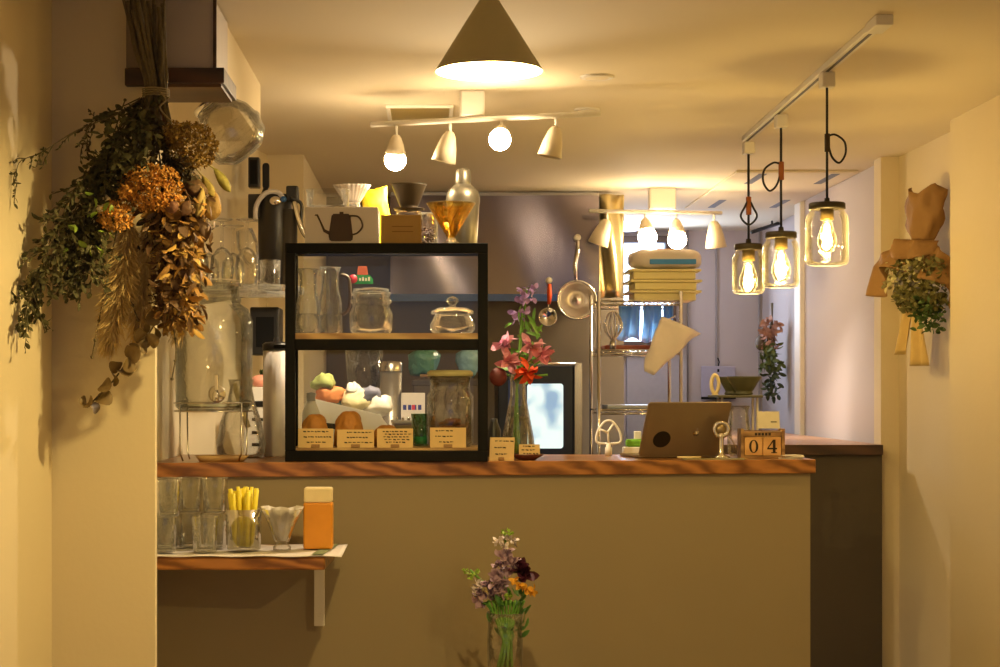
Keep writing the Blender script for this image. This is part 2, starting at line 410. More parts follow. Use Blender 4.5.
# ---- price cards
def card(px0, px1, py0, py1, Y, label, z, tilt=-.2, rz=0, lines=3, seed=0):
    fx = FZ((px0+px1)/2, z, Y); k = fx.k; w = (px1-px0)*k; h = (py1-py0)*k
    t = thing('price_card', label, 'card', fx.root, rz, 'kraft price cards')
    sl = math.tan(.18)
    MB().prism([(0, 0), (.002, 0), (.002+sl*h, h), (sl*h, h)], -w/2, w/2, 'x').build('card_sheet', M['paper'], t)
    rnd = random.Random(seed); mb = MB()
    for i in range(lines):
        zz = h*(.82-.56*i/(max(1, lines-1))); x = -w*.38+rnd.uniform(0, w*.15); yy = sl*zz-.0008
        xe = rnd.uniform(.1, .42)*w
        while x < xe:
            l = rnd.uniform(.006, .014); 
            mb.add([(x, yy, zz), (x+l*.9, yy, zz+rnd.uniform(-.002, .002)), (x+l*.9, yy+sl*.004, zz+.003), (x, yy+sl*.004, zz+.004)], [(0, 1, 2, 3)])
            x += l*1.25
    mb.build('handwriting', M['ink'], t)
    MB().box(-w*.12, w*.12, -.006, .012, 0, .012).build('card_holder', M['woodlt'], t, bevel=.002)
    return t
yb = 452
card(298, 333, 430, 449, 5.992, 'kraft price card in front of the leftmost bun', ZB, seed=1)
card(337, 374, 431, 449, 5.992, 'kraft price card in front of the taller second bun', ZB, seed=2)
card(377, 413, 430, 449, 5.992, 'kraft price card with dense writing in the middle of the case floor', ZB, lines=5, seed=3)
card(430, 466, 429, 449, 5.992, 'kraft price card in front of the big cookie jar', ZB, seed=4)
card(489, 514, 441, 464, 6.05, 'kraft price card standing on the counter left of the wooden dish', ZT, seed=5, rz=-.25)

# ---- buns
crust = mat('bun_crust', wc((186, 112, 38)), .6, var=.35, scale=40, bump=.6, bscale=45)
def bun(px, py0, w, h, label, Y=6.08, z=ZB):
    fx = FZ(px, z, Y); k = fx.k
    mb = MB(); r = w/2*k
    def fn(u, v):
        a = u*2*math.pi; t = v*math.pi/2
        n = 1+.06*math.sin(a*5+v*9)+.05*math.sin(a*9+2-v*6)+.03*math.sin(a*14+v*15)
        q = max(0, math.cos(t))**.55; return Vector((math.cos(a)*r*q*n, math.sin(a)*r*.85*q*n, .002+h*k*math.sin(t)*(1+.04*math.sin(a*3+1)*q)))
    mb.grid(fn, 48, 16, True)
    mb.lathe((0, 0, 0), [(0, .001), (r*.9, .001), (r, .004)], 1, 28)
    return tag(mb.build('sweet_bun', crust, None, loc=fx.root), label, 'bun', 'buns in the case')
bun(315, 0, 28, 32, 'small brown bun with a flat top at the left of the case')
bun(349, 0, 30, 35, 'tall golden bun second from the left in the case')
bun(386, 0, 26, 21, 'low dark glazed bun behind the densely written card', Y=6.1)

# ---- cookie jar
f = FZ(450, ZB, 6.14); k = f.k
t = thing('cookie_jar', 'large clear glass jar of brown cookies in the lower compartment', 'jar', f.root)
MB().lathe((0, 0, 0), [(0, 0), (20, 0), (23, 3), (23.5, 50), (20, 56), (20, 66), (22, 68), (21, 70), (18, 56), (22, 49), (21.5, 4), (0, 2)], k, 30).build('jar_glass', M['glass'], t)
MB().lathe((0, 0, 0), [(0, 70), (23, 70), (23, 74), (20, 76), (0, 76)], k, 30).build('jar_lid', mat('jar_lid_cream', (198, 190, 140), .5), t)
ck = mat('cookie_brown', wc((128, 70, 34)), .8, var=.3, scale=60, bump=.5)
for i in range(12):
    a = i*2.4; rr = (3+ (i % 3)*3.2)*k
    MB().lathe((math.cos(a)*rr, math.sin(a)*rr, (5+i*1.7)*k), [(0, 0), (8, 0), (9, 1.4), (8, 3), (0, 3.4)], k, 12, M=Matrix.Rotation(random.uniform(-.25, .25), 3, 'X')).build('cookie', ck, t)
# small glass with green behind
f = FZ(421, ZB, 6.2); k = f.k
t = thing('small_glass', 'small green tinted glass left of the cookie jar', 'glass', f.root)
MB().lathe((0, 0, 0), [(0, 0), (7, 0), (8, 3), (10, 32), (9.3, 32), (7, 4), (0, 2)], k, 20).build('glass_wall', glass('green_glass', (.6, .85, .7), (.2, .5, .35)), t)
MB().lathe((0, 0, 0), [(0, 2), (6.8, 2), (7.6, 9), (0, 9)], k, 20).build('green_filling', mat('mint_green', (70, 160, 110), .5), t)

# ---- upper compartment
f = FZ(371, ZM, 6.08); k = f.k
t = thing('squat_jar', 'squat ribbed clear glass jar in the middle of the upper shelf', 'jar', f.root)
MB().lathe((0, 0, 0), [(0, 0), (18, 0), (21, 4), (21.5, 20), (18.5, 27), (18.5, 30), (20.5, 31), (20.5, 34), (18, 35), (18, 38), (20, 39), (19, 42), (16.5, 41), (16.5, 28), (19.5, 20), (19, 5), (0, 2)], k, 24).build('jar_glass', M['glass'], t)
MB().lathe((0, 0, 0), [(0, 43), (18, 42.5), (18, 45), (0, 47)], k, 24).build('jar_lid', M['glass'], t)
f = FZ(452.5, ZM, 6.08); k = f.k
t = thing('lidded_jar', 'low round clear glass jar with a knobbed lid at the right of the upper shelf', 'jar', f.root)
MB().lathe((0, 0, 0), [(0, 0), (18, 0), (22, 4), (22.5, 9), (18, 18), (17, 20), (15.5, 19), (20, 8), (0, 2)], k, 24).build('jar_glass', M['glass'], t)
lid = MB().lathe((0, 0, 0), [(21, 20), (21, 23), (14, 26), (4, 27), (3, 29), (6, 32), (6, 35), (3, 37), (0, 37)], k, 24).build('jar_lid', M['glass'], t)
MB().sph((0, 0, 33*k), 5*k).build('lid_knob', M['glass'], lid)
# carafes
def carafe(px, z, Y, label, prof, nm='carafe', grp=None):
    fx = FZ(px, z, Y); t = thing(nm, label, 'carafe', fx.root, 0, grp)
    inner = [(max(0, r-1.0), max(1.2, zz)) for r, zz in prof if r > 0][::-1]
    MB().lathe((0, 0, 0), prof+inner+[(0, 1.2)], fx.k, 26).build('glass_body', M['glass'], t)
    return t, fx
for px, lb, Y, sc in ((308, 'tall clear glass jug at the far left of the upper shelf', 6.06, 1.), (330, 'tall clear glass jug with a dark handle on the upper shelf', 6.16, 1.04)):
    pr = [(0, 0), (13, 0), (14, 3), (13, 30), (9.5, 44), (9.5, 58), (12, 65)]
    t, fx = carafe(px, ZM, Y, lb, [(a*.9, b*sc) for a, b in pr], 'glass_jug', 'glass jugs in the upper compartment')
    k = fx.k
    MB().tube(spline([(11*k, 0, 60*k), (19*k, 0, 55*k), (19*k, 0, 28*k), (12*k, 0, 20*k)]), 1.8*k, 8).build('jug_handle', M['glass'] if px == 308 else mat('brown_handle', (104, 86, 64), .5), t)
    MB().lathe((0, 0, 0), [(0, 2), (11, 2), (11.6, 20), (0, 20)], k, 20).build('small_cups', M['glass'], t)
# back pane with a badge sticker
tcase = [o for o in C.objects if o.name == 'display_case'][0]
MB().box(-hw_c+.02, hw_c-.02, .325, .328, .04, ZCT-ZT-.03).build('back_pane', M['pane'], tcase)
q0 = P(363, 284, 6.27)-tcase.location; k = 6.27/FPX
def off(mb):
    for i, v in enumerate(mb.v): mb.v[i] = (v[0]+q0.x, v[1]+.322, v[2]+q0.z)
    return mb
bs = off(MB().prism([(-9*k, 0), (10*k, 0), (10*k, 5*k), (7*k, 9*k), (-9*k, 9*k)], 0, .002, 'y')).build('badge_sticker', mat('sign_green', (30, 140, 80), .5), tcase)
bs['label'] = 'green badge sticker with an orange top'
off(MB().prism([(-6*k, 9.2*k), (5*k, 9.2*k), (4*k, 18*k), (-5*k, 18*k)], 0, .002, 'y')).build('orange_panel', mat('sign_orange', (190, 96, 66), .6), bs)
off(MB().lathe((-10*k, -.001, 5*k), [(0, 0), (4.5, 0), (4.5, 1)], k, 16, M=Matrix.Rotation(-math.pi/2, 3, 'X'))).build('round_badge', mat('badge_red', (180, 40, 60), .5), bs)
mb = MB()
for i in range(4): mb.box((-4+i*3)*k, (-2+i*3)*k, -.001, 0, 3*k, (6+i % 2)*k)
off(mb).build('white_mark', M['whitepl'], bs)

# ---- things standing on top of the case
Yt = 5.99
ZTOP = ZCT+.0005
f = FZ(341.5, ZTOP, Yt); k = f.k
t = thing('kettle_box', 'white carton printed with a dark gooseneck kettle on top of the case', 'box', f.root)
MB().box(-36.5*k, 36.5*k, 0, .15, 0, 37*k).build('carton', mat('box_white', wc((196, 178, 160)), .7, var=.03), t, bevel=.002)
KM = mat('printed_kettle', (62, 46, 40), .7)
mb = MB()
mb.prism([(x*k, z*k) for x, z in [(-12, 4), (-10, 2.6), (9, 2.6), (11, 4), (11.5, 7), (9, 28), (7, 30), (-8, 30), (-10, 28), (-13, 8)]], -.0015, 0, 'y')
mb.prism([(x*k, z*k) for x, z in [(-11, 8), (-18, 12), (-22, 22), (-25, 28), (-27, 28), (-26, 29.5), (-23.5, 29.5), (-20, 22), (-16.5, 14.5), (-11, 12)]], -.0015, 0, 'y')
hp = spline([(8*k, -.001, 28*k), (17*k, -.001, 27*k), (21*k, -.001, 18*k), (16*k, -.001, 11*k), (9.5*k, -.001, 9*k)])
mb.tube(hp, .9*k, 6)
mb.prism([(x*k, z*k) for x, z in [(-2, 30), (2, 30), (2, 32), (-2, 32)]], -.0015, 0, 'y')
mb.build('kettle_print', KM, t)
zkb = ZTOP+37*k
# glass container behind on the box
f = FZ(328, zkb+.0005, 6.07); k = f.k
t = thing('glass_dish', 'clear glass storage dish lying on top of the kettle carton', 'dish', f.root)
MB().lathe((0, 0, 0), [(0, 0), (19, 0), (21, 3), (21, 17), (22, 18), (20, 18), (19.5, 3), (0, 1.5)], k, 30, sq=4).build('dish_glass', M['glass'], t)
# pleated filters in a glass
f = FZ(362, zkb-.0, 6.12); k = f.k
f = FZ(352, ZTOP, 6.205); k = f.k
t = thing('filter_holder', 'tall clear stand of fluted white coffee filters behind the kettle carton', 'filter holder', f.root)
MB().lathe((0, 0, 0), [(0, 0), (7, 0), (8, 46), (7, 43.5)], k, 20).build('holder_cup', M['glass'], t)
def ff2(u, v):
    a = u*2*math.pi; r = (7+v*11)*(1+.07*math.sin(a*24)*v)*k
    return Vector((math.cos(a)*r, math.sin(a)*r*.5, (44+v*20)*k))
MB().grid(ff2, 96, 5, True).build('paper_filter', mat('filter_white', wc((226, 208, 176)), .9), t, solid=.0008)
# yellow bag
f = FZ(376.5, ZTOP, 6.235); k = f.k
yb_ = mat('yellow_bag', wc((226, 178, 22)), .35, var=.2, scale=20, bump=.8, bscale=14)
def bagf(u, v):
    a = u*2*math.pi; wd = 14.5+1.2*math.sin(v*6)-1.5*v; th = 5.5*(1-v**2.5)+.35
    cr = 1+.07*math.sin(a*7+v*13)+.04*math.sin(a*11-v*9)
    return Vector((math.cos(a)*wd*k*cr+(-2.5*v*v)*k, math.sin(a)*th*k*cr, (v*60+(3*math.cos(a)+1.2*math.sin(a*6))*v**4)*k))
b = MB().grid(bagf, 28, 12, True).build('coffee_bag', yb_, None, loc=f.root)
tag(b, 'crumpled shiny yellow bag standing between the kettle carton and the brown box', 'bag')
# brown box
f = FZ(401, ZTOP, Yt); k = f.k
t = thing('brown_box', 'small brown kraft box on the case under the dark dripper', 'box', f.root)
MB().box(-20*k, 20*k, 0, .15, 0, 29*k).build('carton', mat('brown_card', wc((150, 104, 44)), .75), t, bevel=.0015)
mb = MB()
for z in (12, 17): mb.box(-9*k, 12*k, -.0006, 0, z*k, (z+.7)*k)
mb.build('printed_line', mat('print_brown', (110, 72, 30), .8), t)
zbb = ZTOP+29*k
# dark dripper on a glass server lid
f = FZ(409, zbb+.0005, 6.07); k = f.k
t = thing('coffee_dripper', 'dark grey conical coffee dripper on a clear base above the brown box', 'coffee dripper', f.root)
MB().lathe((0, 0, 0), [(0, 0), (12, 0), (13, 2), (12, 6), (9, 7), (0, 7)], k, 26).build('clear_base', M['glass'], t)
MB().lathe((0, 0, 0), [(5, 6), (15, 7), (15.5, 8.5), (8, 9.5), (10, 12), (17, 31), (18, 32.5), (17, 32.5), (15.5, 31), (8, 12), (5, 9)], k, 30).build('dripper_cone', mat('dripper_grey', (84, 74, 62), .45), t)
# small clear canister behind amber dripper
f = FZ(428, ZTOP, 6.12); k = f.k
t = thing('bean_canister', 'small clear canister of coffee beans beside the brown box', 'canister', f.root)
MB().lathe((0, 0, 0), [(0, 0), (9, 0), (10, 1), (10, 33), (8, 34), (0, 34.5), (0, 32), (9, 32), (9, 2), (0, 1)], k, 22).build('canister_glass', M['glass'], t)
mb = MB()
for i in range(70):
    a = random.uniform(0, 6.28); rr = random.uniform(0, 7.6)*k
    mb.sph((math.cos(a)*rr, math.sin(a)*rr, random.uniform(3, 20)*k), 1.5*k, 6, 4, (1, .7, .6))
struct(mb.build('coffee_beans', mat('coffee_bean', (84, 56, 34), .5), t), 'stuff')
# amber dripper
f = FZ(451, ZTOP, 6.04); k = f.k
t = thing('amber_dripper', 'amber plastic cone dripper on a clear foot at the right end of the case top', 'coffee dripper', f.root)
MB().lathe((0, 0, 0), [(0, 0), (9, 0), (9, 2), (6, 4), (5, 7), (3.5, 7), (3.5, 4), (0, 3)], k, 24).build('clear_foot', M['glass'], t)
mb = MB().lathe((0, 0, 0), [(4, 7), (23.5, 40), (25, 41.5), (23.5, 42), (22, 40.5), (3, 8)], k, 32)
mb.build('dripper_cone', M['amber'], t)
rb = MB()
for i in range(14):
    a = i*6.283/14
    rb.tube([((4+19*q)*k*math.cos(a+q*.8), (4+19*q)*k*math.sin(a+q*.8), (9+32*q)*k) for q in (0, .25, .5, .75, .98)], .6*k, 5)
rb.build('cone_ribs', M['amber'], t)
# shaker
f = FZ(463, ZTOP, 6.215); k = f.k
t = thing('cocktail_shaker', 'brushed steel cocktail shaker standing behind the amber dripper', 'cocktail shaker', f.root)
sh = mat('shaker_steel', wc((138, 120, 88)), .36, .75, .05)
MB().lathe((0, 0, 0), [(0, 0), (13, 0), (14, 2), (16.5, 46), (16, 47), (0, 47)], k, 30).build('shaker_cup', sh, t)
MB().lathe((0, 0, 0), [(16.8, 45), (17, 51), (15, 58), (9, 64), (7, 65), (0, 65)], k, 30).build('strainer_top', sh, t)
MB().lathe((0, 0, 0), [(7.6, 64.5), (8, 66), (7.4, 78), (6, 80), (0, 80.5)], k, 24).build('shaker_cap', sh, t)

# ---- work things seen through the lower compartment (on the counter behind the case)
f = FZ(352, ZT, 6.40); k = f.k
t = thing('white_tray', 'white angular carton tray of wrapped things behind the buns', 'tray', f.root)
MB().prism([(-42*k, 0), (38*k, 0), (38*k, 28*k), (28*k, 42*k), (-42*k, 59*k)], 0, .012, 'y').build('tray_side', mat('tray_white', (236, 232, 228), .6), t, bevel=.001)
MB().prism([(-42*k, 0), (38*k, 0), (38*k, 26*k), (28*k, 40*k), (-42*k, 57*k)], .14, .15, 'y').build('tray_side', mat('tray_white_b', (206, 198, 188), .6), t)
MB().box(-42*k, 38*k, .012, .14, .001, .02).build('tray_floor', M['whitepl'], t)
mb = MB().prism([(-40*k, 35*k), (-5*k, 32*k), (6*k, 26*k), (6*k, 23.5*k), (-40*k, 31*k)], -.002, 0, 'y'); mb.build('tray_slot', M['blackp'], t)
def lump(px, py, w, h, Y, m, nm, lb, cat, seed=0, zb=None, grp=None):
    fx = F(px, py, Y); k = fx.k; rn = random.Random(seed); ph = [rn.uniform(0, 6.28) for _ in range(6)]
    def fn(u, v):
        a = u*2*math.pi; t = -math.pi/2+v*math.pi
        n = 1+.16*math.sin(a*3+ph[0]+t*2)+.1*math.sin(a*5+ph[1])+.12*math.sin(t*5+ph[2])
        return Vector((math.cos(a)*math.cos(t)*w/2*k*n, math.sin(a)*math.cos(t)*min(w, h)*.45*k*n, math.sin(t)*h/2*k*n))
    o = MB().grid(fn, 14, 9, True).build(nm, m, None, loc=fx.root)
    return tag(o, lb, cat, grp)
lg = [(324, 383, 22, 18, 'lime green bundle on top of the heap in the white tray', (168, 178, 104), 'bundle'),
      (330, 395, 32, 18, 'orange wrapped loaf at the left of the white tray', (232, 150, 88), 'bundle'),
      (328, 404, 30, 10, 'grey green packet under the orange loaf', (120, 140, 130), 'packet'),
      (355, 402, 28, 24, 'cream paper bag in the middle of the white tray', (238, 226, 180), 'bag'),
      (353, 390, 16, 14, 'white folded napkin on top of the white tray', (240, 238, 230), 'napkin'),
      (370, 395, 24, 16, 'grey blue pouch behind the white napkins', (130, 130, 150), 'pouch'),
      (379, 406, 28, 20, 'white crumpled napkin at the right end of the tray', (244, 240, 232), 'napkin')]
for i, (px, py, w_, h_, lb, c, cat) in enumerate(lg):
    lump(px, py, w_, h_, 6.475, mat(cat+'_%d' % i, c, .7, var=.1, bump=.4, bscale=30), cat, lb, cat, i)
# white salt shaker bottle
f = FZ(311, ZT, 6.36); k = f.k
t = thing('plastic_bottle', 'small pale plastic bottle left of the white tray', 'bottle', f.root)
MB().lathe((0, 0, 0), [(0, 0), (8, 0), (9, 3), (9, 44), (6, 52), (4, 56), (0, 56)], k, 20).build('bottle_body', mat('pale_plastic', (214, 210, 202), .35), t)
MB().lathe((0, 0, 0), [(4.5, 56), (4.5, 64), (0, 65)], k, 16).build('bottle_cap', mat('grey_cap', (150, 146, 134), .4), t)
# blender jar on the kitchen worktop
f = FZ(364, .9305, 7.8); k = f.k
t = thing('blender', 'clear blender jug with a dark blue collar behind the tray', 'blender', f.root)
MB().lathe((0, 0, 0), [(0, 0), (16, 0), (17, 3), (12, 66), (0, 68)], k, 24).build('motor_base', mat('blender_grey', (150, 146, 138), .4), t)
MB().lathe((0, 0, 0), [(12, 67), (19, 69), (19, 74), (12, 75)], k, 24).build('collar', mat('navy_plastic', (38, 42, 74), .4), t)
MB().lathe((0, 0, 0), [(12, 74), (16, 80), (19, 118), (18, 118), (15, 80), (0, 76)], k, 24).build('jug', M['glass'], t)
# grey canister
f = FZ(391, .9305, 7.7); k = f.k
t = thing('steel_canister', 'tall grey steel canister between blender and striped box', 'canister', f.root)
MB().lathe((0, 0, 0), [(0, 0), (10, 0), (11, 2), (11, 100), (0, 101)], k, 24).build('canister_body', mat('canister_steel', (170, 165, 158), .35, .7), t)
MB().lathe((0, 0, 0), [(11.6, 98), (11.6, 106), (10, 108), (0, 109)], k, 24).build('canister_lid', M['steel'], t)
# striped box
f = FZ(413, .9305, 7.65); k = f.k
t = thing('striped_box', 'small white box with a blue and red dashed band inside the kitchen', 'box', f.root)
MB().box(-12*k, 12*k, 0, .1, 0, 77*k).build('carton', mat('carton_white', wc((226, 216, 210)), .6), t, bevel=.002)
mb = MB(); mb2 = MB()
for i in range(4): mb.box((-10+i*5)*k, (-6.6+i*5)*k, -.001, 0, 60*k, 65*k)
mb2.box(-1.2*k, 2.*k, -.002, -.001, 60*k, 65*k)
mb.build('blue_band', mat('band_blue', (50, 60, 140), .6), t); mb2.build('red_band', mat('band_red', (200, 50, 80), .6), t)
# dark storage box behind
f = FZ(447, .9305, 7.9); k = f.k; hb = P(0, 379, 7.9).z-.9305
t = thing('storage_box', 'dark brown storage box behind the cookie jar', 'box', f.root)
MB().box(-34*k, 34*k, 0, .22, 0, hb).build('box_body', mat('box_dark_brown', (74, 60, 46), .5), t, bevel=.004)
MB().box(-35*k, 35*k, -.004, .224, hb-.03, hb-.006).build('box_lid', mat('box_lid_brown', (60, 48, 38), .5), t, bevel=.002)
# rolling pin on a box
t = thing('rolling_pin', 'light wooden rolling pin lying above the striped box', 'rolling pin', Vector(((434-VX)*7.93/FPX, 7.93, .9305+hb+3.2*7.93/FPX)))
k = 7.93/FPX
MB().tube([(-14*k, 0, 0), (-6*k, 0, 0), (-5*k, 0, 0), (12*k, 0, 0)], [1.6*k, 1.6*k, 3*k, 3*k], 10).build('pin_body', M['woodlt'], t)
MB().tube([(12*k, 0, 0), (13*k, 0, 0), (19*k, 0, 0)], [1.2*k, 1.6*k, 1.6*k], 8).build('pin_handle', M['woodlt'], t)
# teal bags
lump(469, 361, 24, 30, 8.03, mat('teal_film', (150, 196, 222), .2, var=.3, scale=20, bump=.8), 'plastic_bag', 'pale teal plastic bag at the right above the cookie jar', 'bag', 22)
lump(424, 362, 30, 29, 8.06, mat('green_film', (96, 150, 138), .3, var=.3, scale=20, bump=.8), 'plastic_bag', 'green crumpled plastic bag under the middle shelf of the case', 'bag', 23)
# tool tin
f = FZ(409, ZT, 6.42); k = f.k
t = thing('utensil_tin', 'low brown grey tin right of the white tray', 'tin', f.root, .1)
MB().box(-15*k, 15*k, 0, .12, 0, 32*k).build('tin_body', mat('tin_brown', (128, 112, 90), .4, .4), t, bevel=.004)
MB().box(-16*k, 16*k, -.004, .124, 32*k, 36*k).build('tin_lid', mat('tin_grey', (160, 150, 130), .3, .6), t, bevel=.004)
mb = MB()
for i in range(5): mb.sph(((-12+i*6)*k, .01, 37.5*k), 1.8*k, 8, 6)
mb.build('clasp', M['chrome'], t)

# =====================================================================  LEFT OF CASE
# drinks dispenser
YD = 6.02; f = FZ(214, ZT, YD); k = f.k
t = thing('drinks_dispenser', 'large clear glass drinks dispenser on a wire stand at the left of the counter', 'drinks dispenser', f.root)
MB().lathe((0, 0, 0), [(0, 50), (33, 50), (38, 54), (38.5, 140), (34, 152), (26, 157), (25, 160), (25, 174), (24, 174), (23.5, 160), (33, 150), (36.5, 139), (36.5, 56), (33, 53), (0, 53)], k, 40).build('glass_body', M['glassg'], t)
MB().lathe((0, 0, 0), [(26, 158), (27, 160), (27, 163), (26, 164)], k, 36).build('neck_ring', M['glassg'], t)
MB().lathe((0, 0, 0), [(0, 181), (25, 181), (27, 179), (27, 174), (25.5, 174), (25.5, 178), (0, 179)], k, 36).build('jar_lid', M['glassg'], t)
tp = MB(); Rx = Matrix.Rotation(math.pi/2, 3, 'X')
tp.lathe((8*k, -38.2*k, 67*k), [(0, 0), (7.5, 0), (8.5, 1), (8.5, 2.5), (0, 3)], k, 20, M=Rx)
tp.tube([(8*k, -40*k, 67*k), (8*k, -49*k, 67*k), (8*k, -50*k, 60*k)], 3.2*k, 10)
tap = tp.build('tap', M['chrome'], t)
MB().box(6*k, 10*k, -46*k, -42*k, 70*k, 86*k).build('tap_lever', M['chrome'], tap, bevel=.003)
st = MB()
for z, r in ((50, 39), (58, 39.5)): st.tube([(r*k*math.cos(a*.196), r*k*math.sin(a*.196), z*k) for a in range(32)], .9*k, 6, closed=True)
st.build('stand_ring', M['steel'], t)
for a in (40, 140, 220, 320):
    a = math.radians(a)
    MB().tube([(39.8*k*math.cos(a), 39.8*k*math.sin(a), 58*k), (39*k*math.cos(a), 39*k*math.sin(a), 8*k), (36*k*math.cos(a), 36*k*math.sin(a), .9*k)], .9*k, 6).build('stand_leg', M['steel'], t)
# straw shaped paper roll in dispenser: water level
MB().lathe((0, 0, 0), [(0, 54), (36, 54), (36.2, 58), (0, 58)], k, 36).build('water', glass('water', (.9, .95, .9), (.7, .8, .75)), t)
# wooden tray
f = FZ(222, ZT, 5.985); k = f.k
t = thing('wooden_tray', 'small shallow wooden tray under the dispenser tap', 'tray', f.root)
MB().lathe((0, 0, 0), [(0, 0), (22, 0), (27, 6), (25.5, 6), (21, 2), (0, 2)], k, 30, sq=3, M=Matrix.Diagonal((1, .5, 1))).build('tray_body', M['woodlt'], t)
# carafe (wavy) right behind dispenser
t, fx = carafe(241, ZT, 6.32, 'clear glass carafe with a narrow waist beside the dispenser', [(0, 0), (20, 0), (24, 4), (25, 14), (21, 35), (14, 55), (11, 70), (13, 78)], 'carafe')
MB().tube([(7*fx.k, 0, 30*fx.k), (-7*fx.k, 0, 74*fx.k)], 3*fx.k, 8).build('muddler', M['cream'], t)
# white canister with black cap
f = FZ(277, ZT, 6.42); k = f.k
t = thing('white_canister', 'tall cream canister with a black cap between dispenser and case', 'canister', f.root)
MB().lathe((0, 0, 0), [(0, 0), (13, 0), (14, 2), (14, 106), (0, 106)], k, 24).build('canister_body', mat('canister_cream', wc((232, 214, 180)), .4), t)
MB().lathe((0, 0, 0), [(14.5, 106), (14.5, 112), (12, 114), (4, 115), (3, 119), (0, 119)], k, 24).build('canister_cap', M['blackp'], t)
# slotted white unit at back with peach fruit
t = thing('knife_rack', 'white slotted block with black slits left of the cream canister', 'rack', P(258, 455, 6.9)+Vector((0, 0, 0)))
k = 6.9/FPX; zb = .9-P(258, 455, 6.9).z
MB().box(-14*k, 12*k, 0, .12, zb, 68*k).build('rack_body', M['white'], t, bevel=.003)
for i, (z, h) in enumerate(((48, 6), (34, 3), (21, 3), (9, 3))): MB().box(-6*k, 10*k, -.002, .001, z*k, (z+h)*k).build('slit', M['blackp'], t)
MB().box(-14*k, 12*k, .0, .12, -P(258, 455, 6.9).z, zb).build('rack_plinth', M['white'], t)
f = F(262, 380, 6.95); k = f.k
t = thing('peach_fruit', 'peach orange fruit with green stalk on the white slotted block', 'fruit', P(261, 381, 6.95))
MB().sph((0, 0, 0), 9*k, 16, 10, (1.15, .9, .72)).build('fruit_body', mat('peach_skin', wc((226, 138, 98)), .5, var=.15, scale=15), t)
mb = MB()
for i in range(7): mb.leaf((2*k, 0, 5*k), Vector((random.uniform(-1, 1), random.uniform(-.6, .6), 1.2)), 7*k, 4*k)
mb.build('green_stalk', mat('stalk_green', (62, 84, 48), .6), t)
# glass shelf on left wall
ZG = ZE+.393; YG = 6.52
t = thing('glass_shelf', 'thick rounded clear glass shelf above the drinks dispenser', 'shelf', (-.72, YG, ZG))
pts = []
for i in range(25):
    a = math.radians(-100+i*190/24); pts.append((.10+.13*math.cos(a)*1.0, .02+.26*math.sin(a)))
pts = [(-.19, .27), (-.19, -.26)]+pts
MB().prism(pts, -.024, 0, 'z').build('shelf_glass', M['glassg'], t, bevel=.004)
for sy in (-.12, .18): MB().prism([(-.2, -.06), (-.2, -.026), (.0, -.026)], sy, sy+.012, 'y').build('shelf_bracket', M['steel'], t, bevel=.002)
# stemmed glasses upside down on it
def wine(px, Y, label, sc=1., proto=[None]):
    loc = Vector(((px-VX)*Y/FPX, Y, ZG+.0006))
    if proto[0] is not None: return dup(proto[0], loc, label)
    k = Y/FPX; t = thing('stemmed_glass', label, 'glass', loc, 0, 'upturned stemmed glasses on the glass shelf')
    MB().lathe((0, 0, 0), [(10, 0), (12.3, 16), (11, 28), (5, 36), (0, 38), (0, 36.5), (5, 34.5), (10, 27), (11.4, 16), (9.3, 0)], k, 24).build('bowl', M['glass'], t)
    MB().lathe((0, 0, 0), [(1.6, 37), (1.3, 45), (1.3, 60), (2, 63)], k, 10).build('stem', M['glass'], t)
    MB().lathe((0, 0, 0), [(0, 62.5), (3, 63), (11, 65), (11.5, 66), (0, 65.5)], k, 24).build('foot', M['glass'], t)
    proto[0] = t; return t
for px, Y, lb in ((197, 6.36, 'upturned stemmed glass at the left front of the glass shelf'), (222, 6.36, 'upturned stemmed glass at the front middle of the glass shelf'),
                  (208, 6.62, 'upturned stemmed glass at the back left of the glass shelf'), (233, 6.62, 'upturned stemmed glass in the back middle of the glass shelf'),
                  (247, 6.37, 'upturned stemmed glass at the front right of the glass shelf')):
    wine(px, Y, lb)
f = FZ(270, ZG+.0005, 6.45); k = f.k
MB_ = MB().lathe((0, 0, 0), [(0, 0), (9, 0), (10, 2), (10.5, 26), (9.8, 26), (9, 3), (0, 1.5)], k, 22).build('short_tumbler', M['glass'], None, loc=f.root)
tag(MB_, 'short ribbed tumbler at the right tip of the glass shelf', 'glass')
# clear ribbed goblet tilted (rack of glasses)
t = thing('tilted_goblet', 'large clear goblet leaning at the right of the glass shelf', 'glass', Vector(((258-VX)*6.66/FPX, 6.66, ZG+.013)))
k = 6.66/FPX; R = Matrix.Rotation(math.radians(-14), 3, 'Y')
MB().lathe((0, 0, 0), [(0, 0), (9, 1), (10, 2), (2, 4), (1.5, 18), (8, 28), (11, 42), (8.5, 58), (8, 58), (10, 42), (7, 29), (0, 20)], k, 22, M=R).build('goblet_glass', M['glass'], t)

# black equipment on the left kitchen wall
t = thing('wall_speaker', 'slim black box fixed high on the left kitchen wall', 'speaker', P(256, 173, 7.3)+Vector((-.005, 0, 0)))
k = 7.3/FPX; MB().box(-6*k, 5*k, -.03, .03, -15*k, 15*k).build('speaker_body', M['blackp'], t, bevel=.004)
MB().box(-4*k, 3*k, -.034, -.03, -12*k, 12*k).build('speaker_grille', M['black'], t)
t = thing('hanging_paddle', 'black flat paddle hanging beside the wall box', 'paddle', P(266, 178, 7.4))
k = 7.4/FPX; MB().prism(rrect(7*k, 26*k, 3*k, 4, 0, 2*k), -.006, .006, 'y').build('paddle_blade', M['blackp'], t, bevel=.002)
MB().tube([(0, 0, -10*k), (-4*k, 0, -20*k), (-8*k, 0, -26*k)], 2.6*k, 8).build('paddle_handle', M['blackp'], t)
t = thing('water_filter', 'black water filter housing with beige hose on the left kitchen wall', 'water filter', P(275, 225, 7.1))
k = 7.1/FPX
